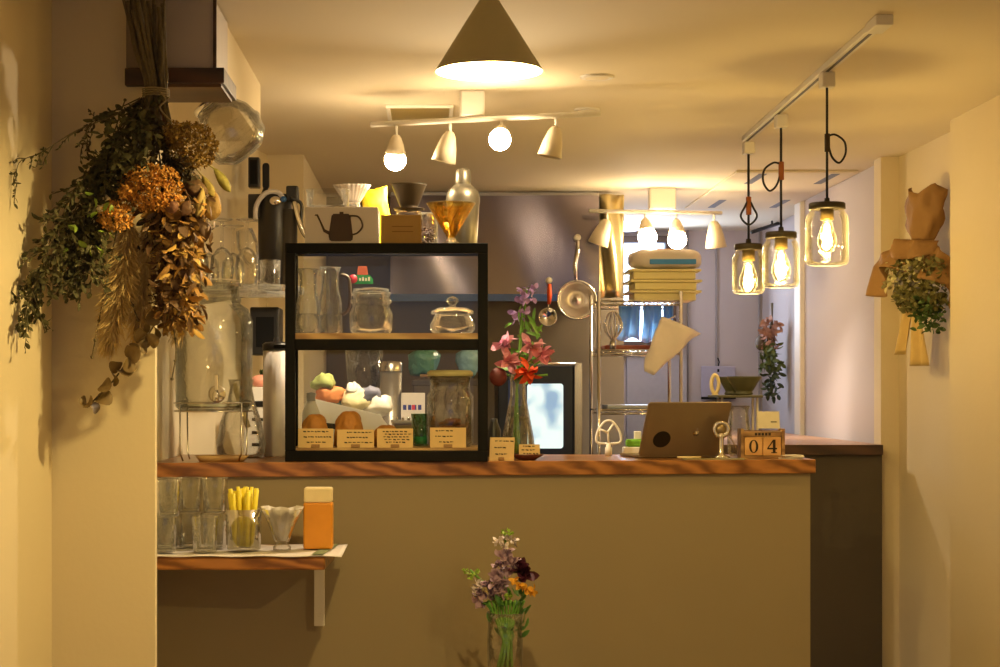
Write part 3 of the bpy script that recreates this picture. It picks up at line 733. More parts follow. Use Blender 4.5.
MB().lathe((0, 0, -68*k), [(0, 0), (14, 0), (17, 4), (17, 92), (15, 98), (0, 99)], k, 28).build('filter_housing', M['blackp'], t)
MB().lathe((14*k, -.03, -68*k), [(0, 0), (8, 0), (9, 3), (9, 82), (0, 84)], k, 20).build('filter_cartridge', mat('cartridge', (50, 46, 42), .3), t)
MB().box(-26*k, -8*k, -.04, .03, 6*k, 30*k).build('pump_box', M['blackp'], t, bevel=.004)
MB().tube(spline([(-18*k, -.06, 2*k), (-17*k, -.06, 18*k), (-8*k, -.06, 30*k), (4*k, -.06, 31*k), (10*k, -.06, 24*k)]), 2.6*k, 8).build('hose', mat('beige_hose', wc((196, 176, 140)), .4), t)
MB().sph((2*k, -.07, 22*k), 5*k, 12, 8, (1.3, 1, 1)).build('hose_joint', M['chrome'], t)
MB().sph((10*k, -.07, 24*k), 3*k, 12, 8).build('blue_valve', mat('valve_blue', (40, 90, 150), .4), t)
MB().box(12*k, 24*k, -.05, .02, 22*k, 38*k).build('valve_block', M['blackp'], t, bevel=.006)
MB().tube(spline([(20*k, -.05, 22*k), (24*k, -.06, 6*k), (29*k, -.06, -8*k), (34*k, -.06, -14*k)]), 2.6*k, 8).build('steel_hose', M['chrome'], t)
MB().tube(spline([(16*k, -.05, 26*k), (27*k, -.04, 20*k), (27*k, -.04, 0), (36*k, -.05, -20*k)]), 1.8*k, 8).build('cable', M['blackp'], t)
# dark appliance behind the dispenser
t = thing('dark_box', 'dark boxy appliance below the glass shelf against the kitchen wall', 'appliance', P(266, 333, 7.2))
k = 7.2/FPX; MB().box(-16*k, 13*k, 0, .2, -22*k, 26*k).build('appliance_body', M['blackp'], t, bevel=.006)
MB().box(-10*k, 8*k, -.003, 0, -14*k, 16*k).build('appliance_door', M['black'], t)
# cabinet above
t = thing('wall_cabinet', 'pale wall cabinet with a dark wooden base high on the left', 'cabinet', (-.78, 4.8, ZE+.882))
hx = -.596+.78
MB().box(-.17, hx, -.12, .18, .0, ZC-ZE-.882-.005).build('cabinet_body', mat('cabinet_white', (190, 180, 176), .6, var=.02), t, bevel=.001)
MB().box(hx-.003, hx+.006, -.128, -.118, 0, ZC-ZE-.882-.005).build('edge_strip', M['wooddk'], t)
MB().box(-.17, -.566+.78, -.15, .14, -.042, 0).build('cabinet_base', M['wooddk'], t, bevel=.001)
MB().box(-.15, -.566+.77, -.13, .12, -.05, -.042).build('base_panel', wood('base_panel', (84, 60, 38), (110, 82, 52), .5), t)
# big clear globe
t = thing('clear_jar', 'large clear glass jar hanging tilted under the wall cabinet', 'jar', P(229, 130, 5.02))
k = 5.02/FPX; R = Matrix.Rotation(math.radians(-38), 3, 'Y')
MB().lathe((0, 0, 0), [(0, -32), (18, -30), (30, -20), (33, -4), (31, 10), (24, 22), (17, 27), (17, 34), (16, 34), (16, 27), (22, 21), (29, 10), (31, -4), (28, -19), (17, -28), (0, -30)], k, 32, M=R).build('jar_glass', M['glass'], t)
MB().lathe((0, 0, 0), [(33.2, -8), (34.2, -6), (34.2, -3), (33.2, -1)], k, 32, M=R).build('jar_rib', M['glass'], t)
MB().lathe((0, 0, 0), [(16.5, 29), (18, 30), (18, 34), (16.5, 35)], k, 32, M=R).build('jar_rim', M['chrome'], t)

# =====================================================================  RIGHT OF CASE ON COUNTER
# flower vase
green = mat('stem_green', wc((104, 138, 44)), .5, var=.2); greend = mat('leaf_green', wc((72, 104, 40)), .5, var=.3)
f = FZ(518, ZT, 6.25); k = f.k
t = thing('flower_vase', 'tapering clear glass vase of pink and red flowers right of the case', 'vase', f.root)
MB().lathe((0, 0, 0), [(0, 0), (16, 0), (17.5, 3), (16, 20), (8, 62), (7.5, 75), (9, 84), (8, 84), (6.6, 75), (7, 62), (14.5, 20), (15.5, 4), (0, 2)], k, 28).build('vase_glass', M['glass'], t)
MB().lathe((0, 0, 0), [(0, 3), (15, 4), (14, 20), (10, 42), (0, 42)], k, 24).build('water', glass('vase_water', (.88, .92, .85), (.7, .75, .65)), t)
def L(px, py, d=0): return Vector(((px-518)*k, d, (455.5-py)*k))
heads = [(502, 345, -.03), (532, 340, -.02), (541, 358, .0), (524, 372, -.05), (497, 366, .01), (548, 372, .02)]
for hx_, hy_, d in heads+[(527, 285, 0), (522, 310, -.01)]:
    MB().tube(spline([(random.uniform(-6, 2)*k, random.uniform(-4, 4)*k, 5*k), L(517, 385, 0), L((hx_+517)/2, (hy_+385)/2-4, d/2), L(hx_, hy_, d)]), 1.1*k, 6).build('flower_stem', green, t)
pinks = [(238, 150, 146), (236, 152, 142), (228, 130, 124), (226, 74, 28), (224, 130, 120)]
for i, (hx_, hy_, d) in enumerate([(502, 342, -.03), (530, 343, -.02), (541, 352, 0), (527, 369, -.05), (508, 358, -.02)]):
    mb = MB(); c = L(hx_, hy_, d)
    for j in range(14):
        dirn = (rv()+Vector((0, -.9, .25))).normalized()
        mb.leaf(c+dirn*1*k, dirn, random.uniform(11, 16)*k, random.uniform(7, 10)*k, .35)
    mb.build('flower_head', mat('petal_%d' % i, wc(pinks[i]), .55, var=.25, scale=30), t)
mb = MB().sph(L(498, 374, -.02), 9*k, 14, 10, (1, .8, 1.05)); mb.build('bud', mat('bud_red', wc((110, 40, 30)), .6), t)
pur = mat('stock_purple', wc((176, 128, 158)), .6, var=.25, scale=40)
mb = MB()
for i in range(60):
    tq = random.random(); c = L(528-10*tq+random.uniform(-9, 9)*(1-.3*tq), 284+34*tq, random.uniform(-.02, .02))
    if 300 < 284+34*tq < 307: continue
    mb.leaf(c, rv()+Vector((0, -.6, 0)), 7*k, 5.5*k)
mb.build('stock_flower', pur, t)
mb = MB()
for i in range(40):
    c = L(random.uniform(512, 538), random.uniform(320, 385), random.uniform(-.03, .03)); mb.leaf(c, rv()+Vector((0, 0, .6)), random.uniform(10, 18)*k, 4*k)
mb.build('leaves', green, t)
# wooden dish with card
f = FZ(527, ZT, 6.09); k = f.k
t = thing('wooden_dish', 'small dark wooden dish with a little card in front of the vase', 'dish', f.root)
MB().lathe((0, 0, 0), [(0, 0), (8, 0), (16.5, 5), (16.5, 6), (8, 2.5), (0, 2)], k, 30, M=Matrix.Diagonal((1, .6, 1))).build('dish_body', mat('dark_dish', wc((96, 44, 28)), .35), t)
card(519, 540, 445, 458, 6.10, 'tiny kraft card standing in the small dark dish', ZT+.009, seed=9)
# dark pepper mill / bottle behind case edge
f = FZ(494, ZT, 6.4); k = f.k
tag(MB().lathe((0, 0, 0), [(0, 0), (7, 0), (7.5, 3), (7, 26), (4, 34), (3.5, 38), (0, 39)], k, 18).build('dark_bottle', M['blackp'], None, loc=f.root), 'small black bottle just behind the right edge of the case', 'bottle')
# flat beater standing (white)
f = FZ(608.5, ZT, 6.5); k = f.k
t = thing('mixer_beater', 'white flat mixer beater standing upside down on the counter', 'beater', f.root)
ring = spline([(-4*k, 0, 12*k), (-12*k, 0, 14*k), (-11*k, 0, 24*k), (-5*k, 0, 33*k), (0, 0, 35*k), (5*k, 0, 33*k), (11*k, 0, 24*k), (12*k, 0, 14*k), (4*k, 0, 12*k)])
mb = MB().tube(ring, 1.2*k, 8).tube([(-4*k, 0, 12*k), (4*k, 0, 12*k)], 1.2*k, 8).tube([(0, 0, 12*k), (-.5*k, 0, 24*k), (5*k, 0, 32*k)], 1.2*k, 8).tube([(-.5*k, 0, 23*k), (-10*k, 0, 27*k)], 1.2*k, 8)
mb.build('beater_blade', M['whitepl'], t)
MB().lathe((0, 0, 0), [(0, 0), (3.5, 0), (3.5, 8), (2.5, 9), (2.5, 12), (0, 12)], k, 14).build('beater_shank', M['whitepl'], t)
# white pot with green
f = FZ(633, ZT, 6.54); k = f.k
t = thing('sponge_pot', 'small white pot with a bright green sponge left of the laptop', 'pot', f.root)
MB().box(-10*k, 10*k, -.03, .03, 0, 8.5*k).build('pot_body', M['whitepl'], t, bevel=.004)
MB().box(-7*k, 9*k, -.025, .025, 8.5*k, 16*k).build('green_sponge', mat('sponge_green', (110, 170, 50), .8, bump=.5), t, bevel=.008)
MB().box(1*k, 8*k, -.01, .01, 16*k, 24*k).build('brush', M['whitepl'], t, bevel=.003)
# laptop
gold = mat('laptop_gold', wc((150, 118, 82)), .38, .55, .03)
f = FZ(680, ZT, 6.28)
t = thing('laptop', 'bronze laptop seen from behind, lid open, with a black oval sticker', 'laptop', f.root+Vector((0, .02, 0)), math.radians(14))
MB().prism(rrect(.325, .2, .012, 4, 0, .1), .002, .012, 'z').build('laptop_base', gold, t, bevel=.002)
MB().box(-.13, .13, .03, .09, .012, .0135).build('keyboard', M['blackp'], t)
lean = math.radians(28); zl = .222
Rl = Matrix.Rotation(lean, 4, 'X')
lid = MB(); 
sk = .0
poly = rrect(.325, zl, .01, 4, 0, zl/2)
lid.prism([(x, z) for x, z in poly], -.008, 0, 'y')
for i, v in enumerate(lid.v):
    q = Rl @ Vector(v); lid.v[i] = (q.x, q.y, q.z+.012)
lo = lid.build('laptop_lid', gold, t, bevel=.0015)
def onlid(x, z, d=-.0088): q = Rl @ Vector((x, d, z)); return Vector((q.x, q.y, q.z+.012))
mb = MB(); n = 28
vs_ = [onlid(-.085+.034*math.cos(i*6.283/n), .07+.034*math.sin(i*6.283/n)) for i in range(n)]
mb.add(vs_, [tuple(range(n))]); mb.build('oval_sticker', M['blackp'], lo, solid=.0006)
# fruit-shaped logo
mb = MB(); pts = []
for i in range(28):
    a = i*6.283/28; r = .0115*(1+.08*math.cos(2*a)); x = r*math.cos(a); z = r*math.sin(a)
    if math.hypot(x-.0145, z-.001) < .0065:
        pass
    q = math.hypot(x-.015, z)
    if q < .0065: x -= .004
    pts.append(onlid(.045+x, .095+z))
mb.add(pts, [tuple(range(28))])
mb.add([onlid(.045, .109), onlid(.049, .112), onlid(.050, .117), onlid(.046, .114)], [(0, 1, 2, 3)])
mb.build('logo', M['chrome'], lo, solid=.0005)
# round-headed metal stand
f = FZ(721, ZT, 6.22); k = f.k
t = thing('ball_stand', 'small polished metal stand with a round ring head right of the laptop', 'stand', f.root)
MB().lathe((0, 0, 0), [(0, 0), (9, 0), (9, 2), (4, 4), (3, 6), (2.6, 22), (3.4, 25), (0, 26)], k, 20).build('stand_post', M['chrome'], t)
MB().tube([(7*k*math.cos(a*.3142), 0, (29+7*math.sin(a*.3142))*k) for a in range(20)], 2.2*k, 10, closed=True).build('ring_head', M['chrome'], t)
MB().sph((0, 0, 29*k), 5*k, 14, 10, (1, .4, 1)).build('ring_disc', mat('disc_bronze', (150, 130, 96), .3, .8), t)
# slim tray of pens
f = FZ(712, ZT, 6.16); k = f.k
t = thing('pen_tray', 'flat greenish tray with small items in front of the laptop', 'tray', f.root+Vector((0, -.02, 0)))
MB().prism(rrect(62*k, .07, .01, 4), 0, .004, 'z').build('tray_body', mat('tray_olive', (150, 142, 104), .4), t, bevel=.001)
MB().tube([(-36*k, -.01, .008), (-12*k, .0, .008)], .004, 8).build('pen', M['cream'], t)
# calendar
f = FZ(763, ZT, 6.21); k = f.k
t = thing('block_calendar', 'wooden block calendar reading 04 near the right end of the counter', 'calendar', f.root)
cm = MB().box(-22*k, -19*k, 0, .075, 0, 30*k).box(19*k, 22*k, 0, .075, 0, 30*k).box(-19*k, 19*k, 0, .075, 0, 3*k).box(-19*k, 19*k, .068, .075, 3*k, 28*k)
cm.box(-19*k, 19*k, .004, .068, 22*k, 27*k)
cm.build('calendar_frame', wood('calendar_wood', wc((128, 82, 38)), wc((176, 122, 64)), .5, 12), t, bevel=.001)
mb = MB()
for i in range(5): mb.box((-8+i*3.4)*k, (-5.6+i*3.4)*k, .0025, .004, 23.2*k, 25.8*k)
mb.build('month_mark', M['ink'], t)
cw = wood('cube_wood', (206, 156, 96), (226, 180, 120), .5, 8)
for s in (-1, 1):
    cu = MB().box((s*9.3-9)*k, (s*9.3+9)*k, .001, .06, 3.2*k, 21.5*k).build('number_cube', cw, t, bevel=.002)
    nb = MB()
    cx, cz = s*9.3, 12.3
    if s < 0:
        n = 28; vs_ = []
        for i in range(n):
            a = i*6.283/n; vs_.append(((cx+4.6*math.cos(a))*k, -.0006, (cz+6.6*math.sin(a))*k)); vs_.append(((cx+2.3*math.cos(a))*k, -.0006, (cz+5.8*math.sin(a))*k))
        nb.add(vs_, [(2*i, 2*i+1, (2*i+3) % (2*n), (2*i+2) % (2*n)) for i in range(n)])
    else:
        def q(pp): nb.prism([((cx+x)*k, (cz+z)*k) for x, z in pp], -.0008, .001, 'y')
        q([(.6, -6.5), (3.2, -6.5), (3.2, 6.8), (.6, 6.8)]); q([(-5, -3), (4.8, -3), (4.8, -1.4), (-5, -1.4)]); q([(-5, -1.6), (-3.8, -1.6), (2.4, 6.8), (.8, 6.8)])
        q([(-1, -6.7), (4.8, -6.7), (4.8, -5.8), (-1, -5.8)])
    nb.build('numeral', M['ink'], cu)
f2 = FZ(769, ZT+30*k+.0005, 6.24)
t = thing('note_card', 'small plain cream card standing on top of the block calendar', 'card', f2.root)
MB().prism([(0, -.005*0), (.0015, 0), (.0135, 17*k), (.012, 17*k)], -11*k, 11*k, 'x').build('card_sheet', mat('note_cream', wc((222, 190, 142)), .8), t)
MB().box(2*k, 8*k, .0035, .0045, 6*k, 7*k).build('written_line', M['ink'], t)
# saucers at the end
f = FZ(790, ZT, 6.24); k = f.k
t = thing('paper_stack', 'small pile of white folded papers at the right end of the counter', 'papers', f.root)
mb = MB()
for i, (x, a) in enumerate(((-2, .1), (2, -.2), (-1, .3))):
    mm = MB().box(-12*k, 12*k, -.03, .03, i*.0045, i*.0045+.004)
    for v in range(len(mm.v)):
        vx, vy, vz = mm.v[v]; mm.v[v] = (vx*math.cos(a)-vy*math.sin(a)+x*k, vx*math.sin(a)+vy*math.cos(a), vz)
    mm.build('folded_sheet', M['white'], t, bevel=.001)
# drippers on glass stand behind
f = FZ(742, ZT, 6.5); k = f.k
t = thing('dripper_stand', 'clear stand with white posts carrying two drippers behind the calendar', 'stand', f.root)
MB().box(-28*k, 16*k, -.10, .15, 58*k, 60.5*k).build('stand_plate', mat('plate_dark', (92, 88, 62), .4), t, bevel=.002)
for x in (-22, 13): MB().box((x-1)*k, (x+1)*k, -.05, -.04, 0, 58*k).build('stand_post', M['white'], t)
for x in (-22, 13): MB().box((x-1)*k, (x+1)*k, .04, .05, 0, 58*k).build('stand_post', M['white'], t)
MB().lathe((-3*k, 0, 0), [(0, 0), (9, 0), (11, 3), (12, 20), (9, 44), (11, 50), (10, 50), (8, 44), (10.5, 20), (0, 2)], k, 22).build('glass_server', M['glass'], t)
dm = mat('dripper_olive', (82, 82, 60), .45)
zd = ZT+60.5*k+.0005
for i, (px, w_, Yd, lb) in enumerate(((733, 15, 6.60, 'olive ribbed dripper, left of the two on the clear stand'), (744, 17, 6.45, 'olive ribbed dripper, right of the two on the clear stand'))):
    td = thing('cone_dripper', lb, 'coffee dripper', Vector(((px-VX)*Yd/FPX, Yd, zd)), 0, 'drippers on the clear stand')
    MB().lathe((0, 0, 0), [(0, 0), (8, 0), (9, 2), (7.5, 3), (w_*.55, 5), (w_*.98, 17), (w_, 18.5), (w_-1.2, 18.5), (6, 5), (0, 3)], k, 24).build('dripper_cone', dm, td)
f = F(715, 385, 6.54); k = f.k
t = thing('ring_holder', 'pale oval ring shaped holder left of the olive drippers', 'holder', Vector(((715-VX)*6.54/FPX, 6.54, zd)))
MB().tube([(3.6*k*math.cos(a*.3142), 0, (11+9*math.sin(a*.3142))*k) for a in range(20)], 1.9*k, 8, closed=True).build('oval_ring', mat('ring_cream', (240, 222, 170), .4), t)
MB().box(-3*k, 3*k, -.012, .012, 0, 1.2*k).build('ring_foot', mat('ring_cream_foot', (240, 222, 170), .4), t)

# =====================================================================  KITCHEN BACKGROUND
# extractor hood
M['hood'] = mat('hood_steel', (134, 126, 138), .2, .95, .02, 2., bump=.22, bscale=2.2)
_n = M['hood'].node_tree; _mp = _n.nodes.new('ShaderNodeMapping'); _mp.inputs['Scale'].default_value = (3, 3, .35)
_tn = [q for q in _n.nodes if q.type == 'TEX_NOISE'][1]; _n.links.new(_n.nodes['Texture Coordinate'].outputs['Object'], _mp.inputs[0]); _n.links.new(_mp.outputs[0], _tn.inputs[0])
t = thing('extractor_hood', 'large polished steel extractor hood filling the back of the kitchen', 'extractor hood', (.41, 9.36, ZE+.52))
def hf(u, v):
    x = -.63+u*1.13; return Vector((x, -.14+.05*math.sin(u*3.1416*1.0)*0+.012*math.cos(u*9+v*2), v*.535))
MB().grid(hf, 60, 12).build('hood_front', M['hood'], t)
MB().box(-.63, .50, -.12, .13, -.0, .555).build('hood_box', mat('hood_side', (186, 184, 186), .25, .9), t)
MB().box(-.63, .50, -.155, -.13, -.038, .0).build('hood_rim', mat('hood_blue_film', (60, 92, 160), .3), t)
def hf2(u, v): return Vector((.505+u*.13, -.14+.03*math.sin(u*6.3+v*3), -.02+v*.56))
MB().grid(hf2, 20, 12).build('end_panel', mat('warm_tinted_steel', (222, 204, 150), .28, .9, .05), t, solid=.004)  # steel panel; warm lamp reflections are put into its yellow colour
# spoons on hood
mag = M['whitepl']
t = thing('skimmer', 'round wire mesh skimmer hanging from the steel hood', 'skimmer', P(577, 300, 9.12))
k = 9.12/FPX
MB().tube([(19*k*math.cos(a*.2094), 0, 19*k*math.sin(a*.2094)) for a in range(30)], 1.2*k, 8, closed=True).build('rim', M['chrome'], t)
MB().lathe((0, 0, 0), [(0, 4), (10, 3), (16, 1), (18.5, 0)], k, 28, M=Matrix.Rotation(math.pi/2, 3, 'X')@Matrix.Diagonal((1, 1, -1))).build('mesh_bowl', mat('mesh_steel', (190, 180, 172), .3, .9, .2, 200), t, solid=.001)
MB().tube([(-1*k, 0, 19*k), (-2*k, 0, 34*k), (1*k, 0, 50*k), (1*k, 0, 60*k)], [1.5*k, 2.6*k, 2.2*k, 1.8*k], 8).build('handle', M['chrome'], t)
MB().lathe((1*k, .045, 63*k), [(0, -6), (3.4, -6), (3.4, 4), (0, 4)], k, 14, M=Matrix.Rotation(math.pi/2, 3, 'X')).build('magnet_hook', mag, t)
t = thing('ladle', 'small steel ladle with an orange handle hanging left of the skimmer', 'ladle', P(548, 317, 9.12))
MB().lathe((0, 0, 0), [(0, 8), (6, 6), (9, 2), (9.5, 0), (8.5, 0), (0, 6)], k, 22, M=Matrix.Rotation(math.pi/2, 3, 'X')@Matrix.Diagonal((1, 1, -1))).build('bowl', M['chrome'], t)
MB().tube([(0, 0, 9*k), (1*k, 0, 14*k)], .9*k, 6).build('neck', M['chrome'], t)
MB().tube([(1*k, 0, 13*k), (1.5*k, 0, 22*k), (1.5*k, 0, 33*k)], [1.8*k, 2.6*k, 1.8*k], 8).build('handle', mat('orange_handle', (226, 84, 30), .45), t)
MB().lathe((1.5*k, .045, 37*k), [(0, -6), (3.2, -6), (3.2, 4), (0, 4)], k, 14, M=Matrix.Rotation(math.pi/2, 3, 'X')).build('magnet_hook', mag, t)
# oven
oven_glass = emit('oven_sky_reflection', (200, 224, 235), .5)  # emissive blue and white pattern stands in for sky reflected in the door
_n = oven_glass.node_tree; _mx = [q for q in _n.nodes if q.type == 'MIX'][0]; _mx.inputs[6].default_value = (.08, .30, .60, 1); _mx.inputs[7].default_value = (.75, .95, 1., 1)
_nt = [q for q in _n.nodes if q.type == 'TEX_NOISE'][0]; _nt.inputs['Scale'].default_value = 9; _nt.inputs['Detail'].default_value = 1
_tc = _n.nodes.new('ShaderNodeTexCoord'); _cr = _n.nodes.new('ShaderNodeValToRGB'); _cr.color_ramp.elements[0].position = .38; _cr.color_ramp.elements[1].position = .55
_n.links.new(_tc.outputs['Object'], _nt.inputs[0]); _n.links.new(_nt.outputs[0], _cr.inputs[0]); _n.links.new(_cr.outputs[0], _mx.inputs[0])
YO = 8.75; k = YO/FPX
zt_ = P(0, 366, YO).z
t = thing('kitchen_oven', 'dark blue oven with a painted glowing sky reflection on its glass door behind the flower vase', 'oven', (P(536, 0, YO).x, YO, .75))
h = zt_-.75
MB().box(-38*k, 38*k, .0, .5, 0, h).build('oven_body', mat('oven_navy', (22, 32, 58), .35, .2), t, bevel=.006)
MB().prism(rrect(52*k, 62*k, .02, 5, 0, h-48*k), -.012, .0, 'y').build('oven_door', mat('oven_door', (16, 26, 50), .2), t)
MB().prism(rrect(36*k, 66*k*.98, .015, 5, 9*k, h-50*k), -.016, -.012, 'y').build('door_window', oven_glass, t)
MB().box(-28*k, -14*k, -.014, -.004, h-40*k, h-14*k).build('control_panel', mat('control_blue', (30, 60, 140), .3), t)
MB().tube([(-30*k, -.03, h+2*k), (40*k, -.03, h+2*k)], 1.5*k, 8).build('door_rail', M['steel'], t)
MB().box(38*k, 46*k, -.02, .1, 0, h+3*k).build('side_post', M['steel'], t, bevel=.003)
t = thing('oven_table', 'steel table carrying the kitchen oven', 'table', (P(536, 0, YO).x, YO+.2, 0))
MB().box(-.25, .27, -.25, .35, .72, .7495).build('table_top', M['steel'], t, bevel=.003)
for sx in (-.23, .25):
    for sy in (-.22, .32): MB().box(sx-.015, sx+.015, sy-.015, sy+.015, 0, .72).build('leg', M['steel'], t)
# wire rack
YR = 8.6; k = YR/FPX
f = F(640, 390, YR)
t = thing('wire_rack', 'tall chrome wire shelving rack right of the hood', 'rack', (f.root.x, YR, 0))
xL, xR = (599-640)*k, (681-640)*k; dep = .42
for x in (xL, xR):
    for y in (0, dep): MB().tube([(x, y, 0), (x, y, P(0, 291, YR).z)], 1.9*k, 10).build('rack_post', M['chrome'], t)
def shelf(z):
    mb = MB()
    for y in (0, dep):
        mb.tube([(xL, y, z), (xR, y, z)], .9*k, 6); mb.tube([(xL, y, z-4*k), (xR, y, z-4*k)], .9*k, 6)
        n = 12; mb.tube([(xL+(xR-xL)*i/n, y, z-(4*k if i % 2 else 0)) for i in range(n+1)], .5*k, 5)
    for x in (xL, xR): mb.tube([(x, 0, z), (x, dep, z)], .9*k, 6)
    for i in range(1, 16): mb.tube([(xL+(xR-xL)*i/16, 0, z+.003), (xL+(xR-xL)*i/16, dep, z+.003)], .35*k, 4)
    return mb.build('wire_shelf', M['chrome'], t)
zs = [P(0, y, YR).z for y in (301, 350, 410)]
for z in zs+[.25]: shelf(z)
# yellow crates stacked on the rack
ycr = mat('crate_yellow', wc((244, 208, 130)), .5, var=.04)
zc = zs[0]+.006
k = 8.7/FPX
for i, lb in enumerate(('lowest of the three yellow trays on the wire rack', 'middle of the three yellow trays on the wire rack', 'topmost of the three yellow trays on the wire rack')):
    tt = thing('yellow_tray', lb, 'tray', ((664-VX)*k, 8.78, zc+i*10.6*k), [0, .03, -.02][i], 'yellow stacking trays')
    MB().box(-31*k, 31*k, -.12, .12, 0, 7.5*k).build('tray_body', ycr, tt, bevel=.006)
    MB().box(-36*k, 36*k, -.14, .14, 7.5*k, 10*k).build('tray_rim', ycr, tt, bevel=.004)
zc2 = zc+31.5*k
tt = thing('flour_bag', 'clear wrapped white and blue packet lying on top of the yellow trays', 'packet', ((666-VX)*k, 8.76, zc2+.001))
def pk(u, v):
    a = u*2*math.pi; t_ = -math.pi/2+v*math.pi
    sx = 36*k; ex = lambda q, e: math.copysign(abs(q)**e, q)
    return Vector((sx*ex(math.cos(a), .5)*ex(math.cos(t_), .4), .13*ex(math.sin(a), .5)*ex(math.cos(t_), .4), (9.8+9.6*ex(math.sin(t_), .6)+.8*math.sin(a*7))*k))
MB().grid(pk, 36, 14, True).build('packet_body', mat('packet_white', wc((224, 210, 190)), .4, var=.05, bump=.4, bscale=10), tt)
MB().box(-18*k, 28*k, -.136, -.12, 4*k, 9*k).build('blue_label', mat('label_blue', wc((60, 130, 170)), .5), tt, bevel=.003)
MB().box(-10*k, 12*k, -.1, -.02, 18.6*k, 19.8*k).build('orange_label', mat('label_orange', (232, 168, 80), .5), tt, bevel=.002)
# blue cloths hanging from the shelf
bc = mat('blue_cloth', (150, 205, 255), .8, var=.08, bump=.2)
_n = bc.node_tree; _tl = _n.nodes.new('ShaderNodeBsdfTranslucent'); _tl.inputs[0].default_value = (.45, .72, 1, 1); _ms = _n.nodes.new('ShaderNodeMixShader'); _ms.inputs[0].default_value = .6
_n.links.new(_n.nodes['Principled BSDF'].outputs[0], _ms.inputs[1]); _n.links.new(_tl.outputs[0], _ms.inputs[2]); _n.links.new(_ms.outputs[0], _n.nodes['Material Output'].inputs[0])
k = YR/FPX
for i, (a, b_, lb) in enumerate(((623, 645, 'pale blue cloth hanging at the left below the top rack shelf'), (648, 667, 'pale blue cloth hanging in the middle below the top rack shelf'), (669, 679, 'narrow pale blue cloth hanging nearest the right rack post'))):
    x0 = (a-640)*k+f.root.x; x1 = (b_-640)*k+f.root.x; ztp = zs[0]-.006; hh = (36+2*i)*k
    o = MB().grid(lambda u, v: Vector((x0+(x1-x0)*(u+.06*math.sin(v*4)*(1-u)), YR+.22+.015*math.sin(u*12+v*2), ztp-v*hh*(1+.05*math.sin(u*7)))), 20, 8).build('hanging_cloth', bc, None, solid=.002)
    tag(o, lb, 'cloth', 'pale blue cloths on the rack')
# whisk on middle shelf
f3 = FZ(613, zs[1]+.006, YR+.08); k = f3.k
t = thing('whisk', 'metal balloon whisk standing at the left of the middle rack shelf', 'whisk', f3.root)
for j in range(5):
    a = j*math.pi/5; mb = MB()
    mb.tube(spline([(0, 0, 8*k), (9*k*math.cos(a), 9*k*math.sin(a), 20*k), (7*k*math.cos(a), 7*k*math.sin(a), 32*k), (0, 0, 38*k), (-7*k*math.cos(a), -7*k*math.sin(a), 32*k), (-9*k*math.cos(a), -9*k*math.sin(a), 20*k), (0, 0, 8*k)]), .6*k, 5)
    mb.build('wire_loop', M['chrome'], t)
MB().lathe((0, 0, 0), [(0, 0), (3.5, 0), (3, 8), (0, 9)], k, 12).build('whisk_handle', M['steel'], t)
t = thing('red_tray', 'dull red tray on the middle rack shelf', 'tray', ((638-VX)*YR/FPX, YR+.2, zs[1]+.0065))
MB().box(-.15, .15, -.05, .17, 0, .022).build('tray_body', mat('tray_red', (176, 96, 78), .5), t, bevel=.004)
t = thing('paper_sheet', 'pale blue sheet pan on the lowest visible rack shelf', 'pan', ((640-VX)*YR/FPX, YR+.2, zs[2]+.0065))
MB().box(-.16, .16, -.15, .15, 0, .018).build('pan_body', mat('pan_blue', (190, 200, 222), .4), t, bevel=.004)
# white piping bag
k = 8.3/FPX
t = thing('piping_bag', 'white cloth piping bag hanging open from the rack corner', 'piping bag', P(664, 318, 8.42))
def pb(u, v):
    a = u*2*math.pi; q = v
    cx = (18-v*33-3*math.sin(v*3.14))*k; cz = (-7-v*49)*k; r = (5+14.5*(1-v)**.85)*k
    dx, dz = math.cos(-.42), math.sin(-.42)
    rr = r*(1+.05*math.sin(a*5+v*6)+.09*math.sin(a*3-v*9)+.03*math.sin(a*9+v*14))
    return Vector((cx+dx*rr*math.cos(a), .35*rr*math.sin(a), cz+dz*rr*math.cos(a)+.0))
MB().grid(pb, 32, 12, True).build('bag_cloth', mat('canvas_white', (244, 236, 236), .85, var=.04, bump=.4, bscale=12), t, solid=.002)
MB().tube([(4*k, .0, -2*k), (14*k, .08, 3*k), (17*k, .178, 2*k)], .8*k, 6).build('hanging_loop', M['steel'], t)
# wall calendar board
t = thing('wall_notice', 'pale blue board hung by a hook on the back wall', 'board', P(718, 381, 11.47))
k = 11.47/FPX
MB().box(-17*k, 17*k, -.012, .0, -16*k, 15*k).build('board_panel', mat('board_blue', (168, 164, 186), .6), t, bevel=.003)
MB().box(-17*k, 17*k, -.03, 0, -18*k, -16*k).build('board_ledge', M['black'], t)
MB().tube([(0, -.01, 15*k), (1*k, -.01, 19*k), (-.5*k, -.01, 23*k)], .7*k, 6).build('hook', M['black'], t)
MB().box(-1*k, 1*k, -.014, -.012, 9*k, 12*k).build('clip', M['black'], t)

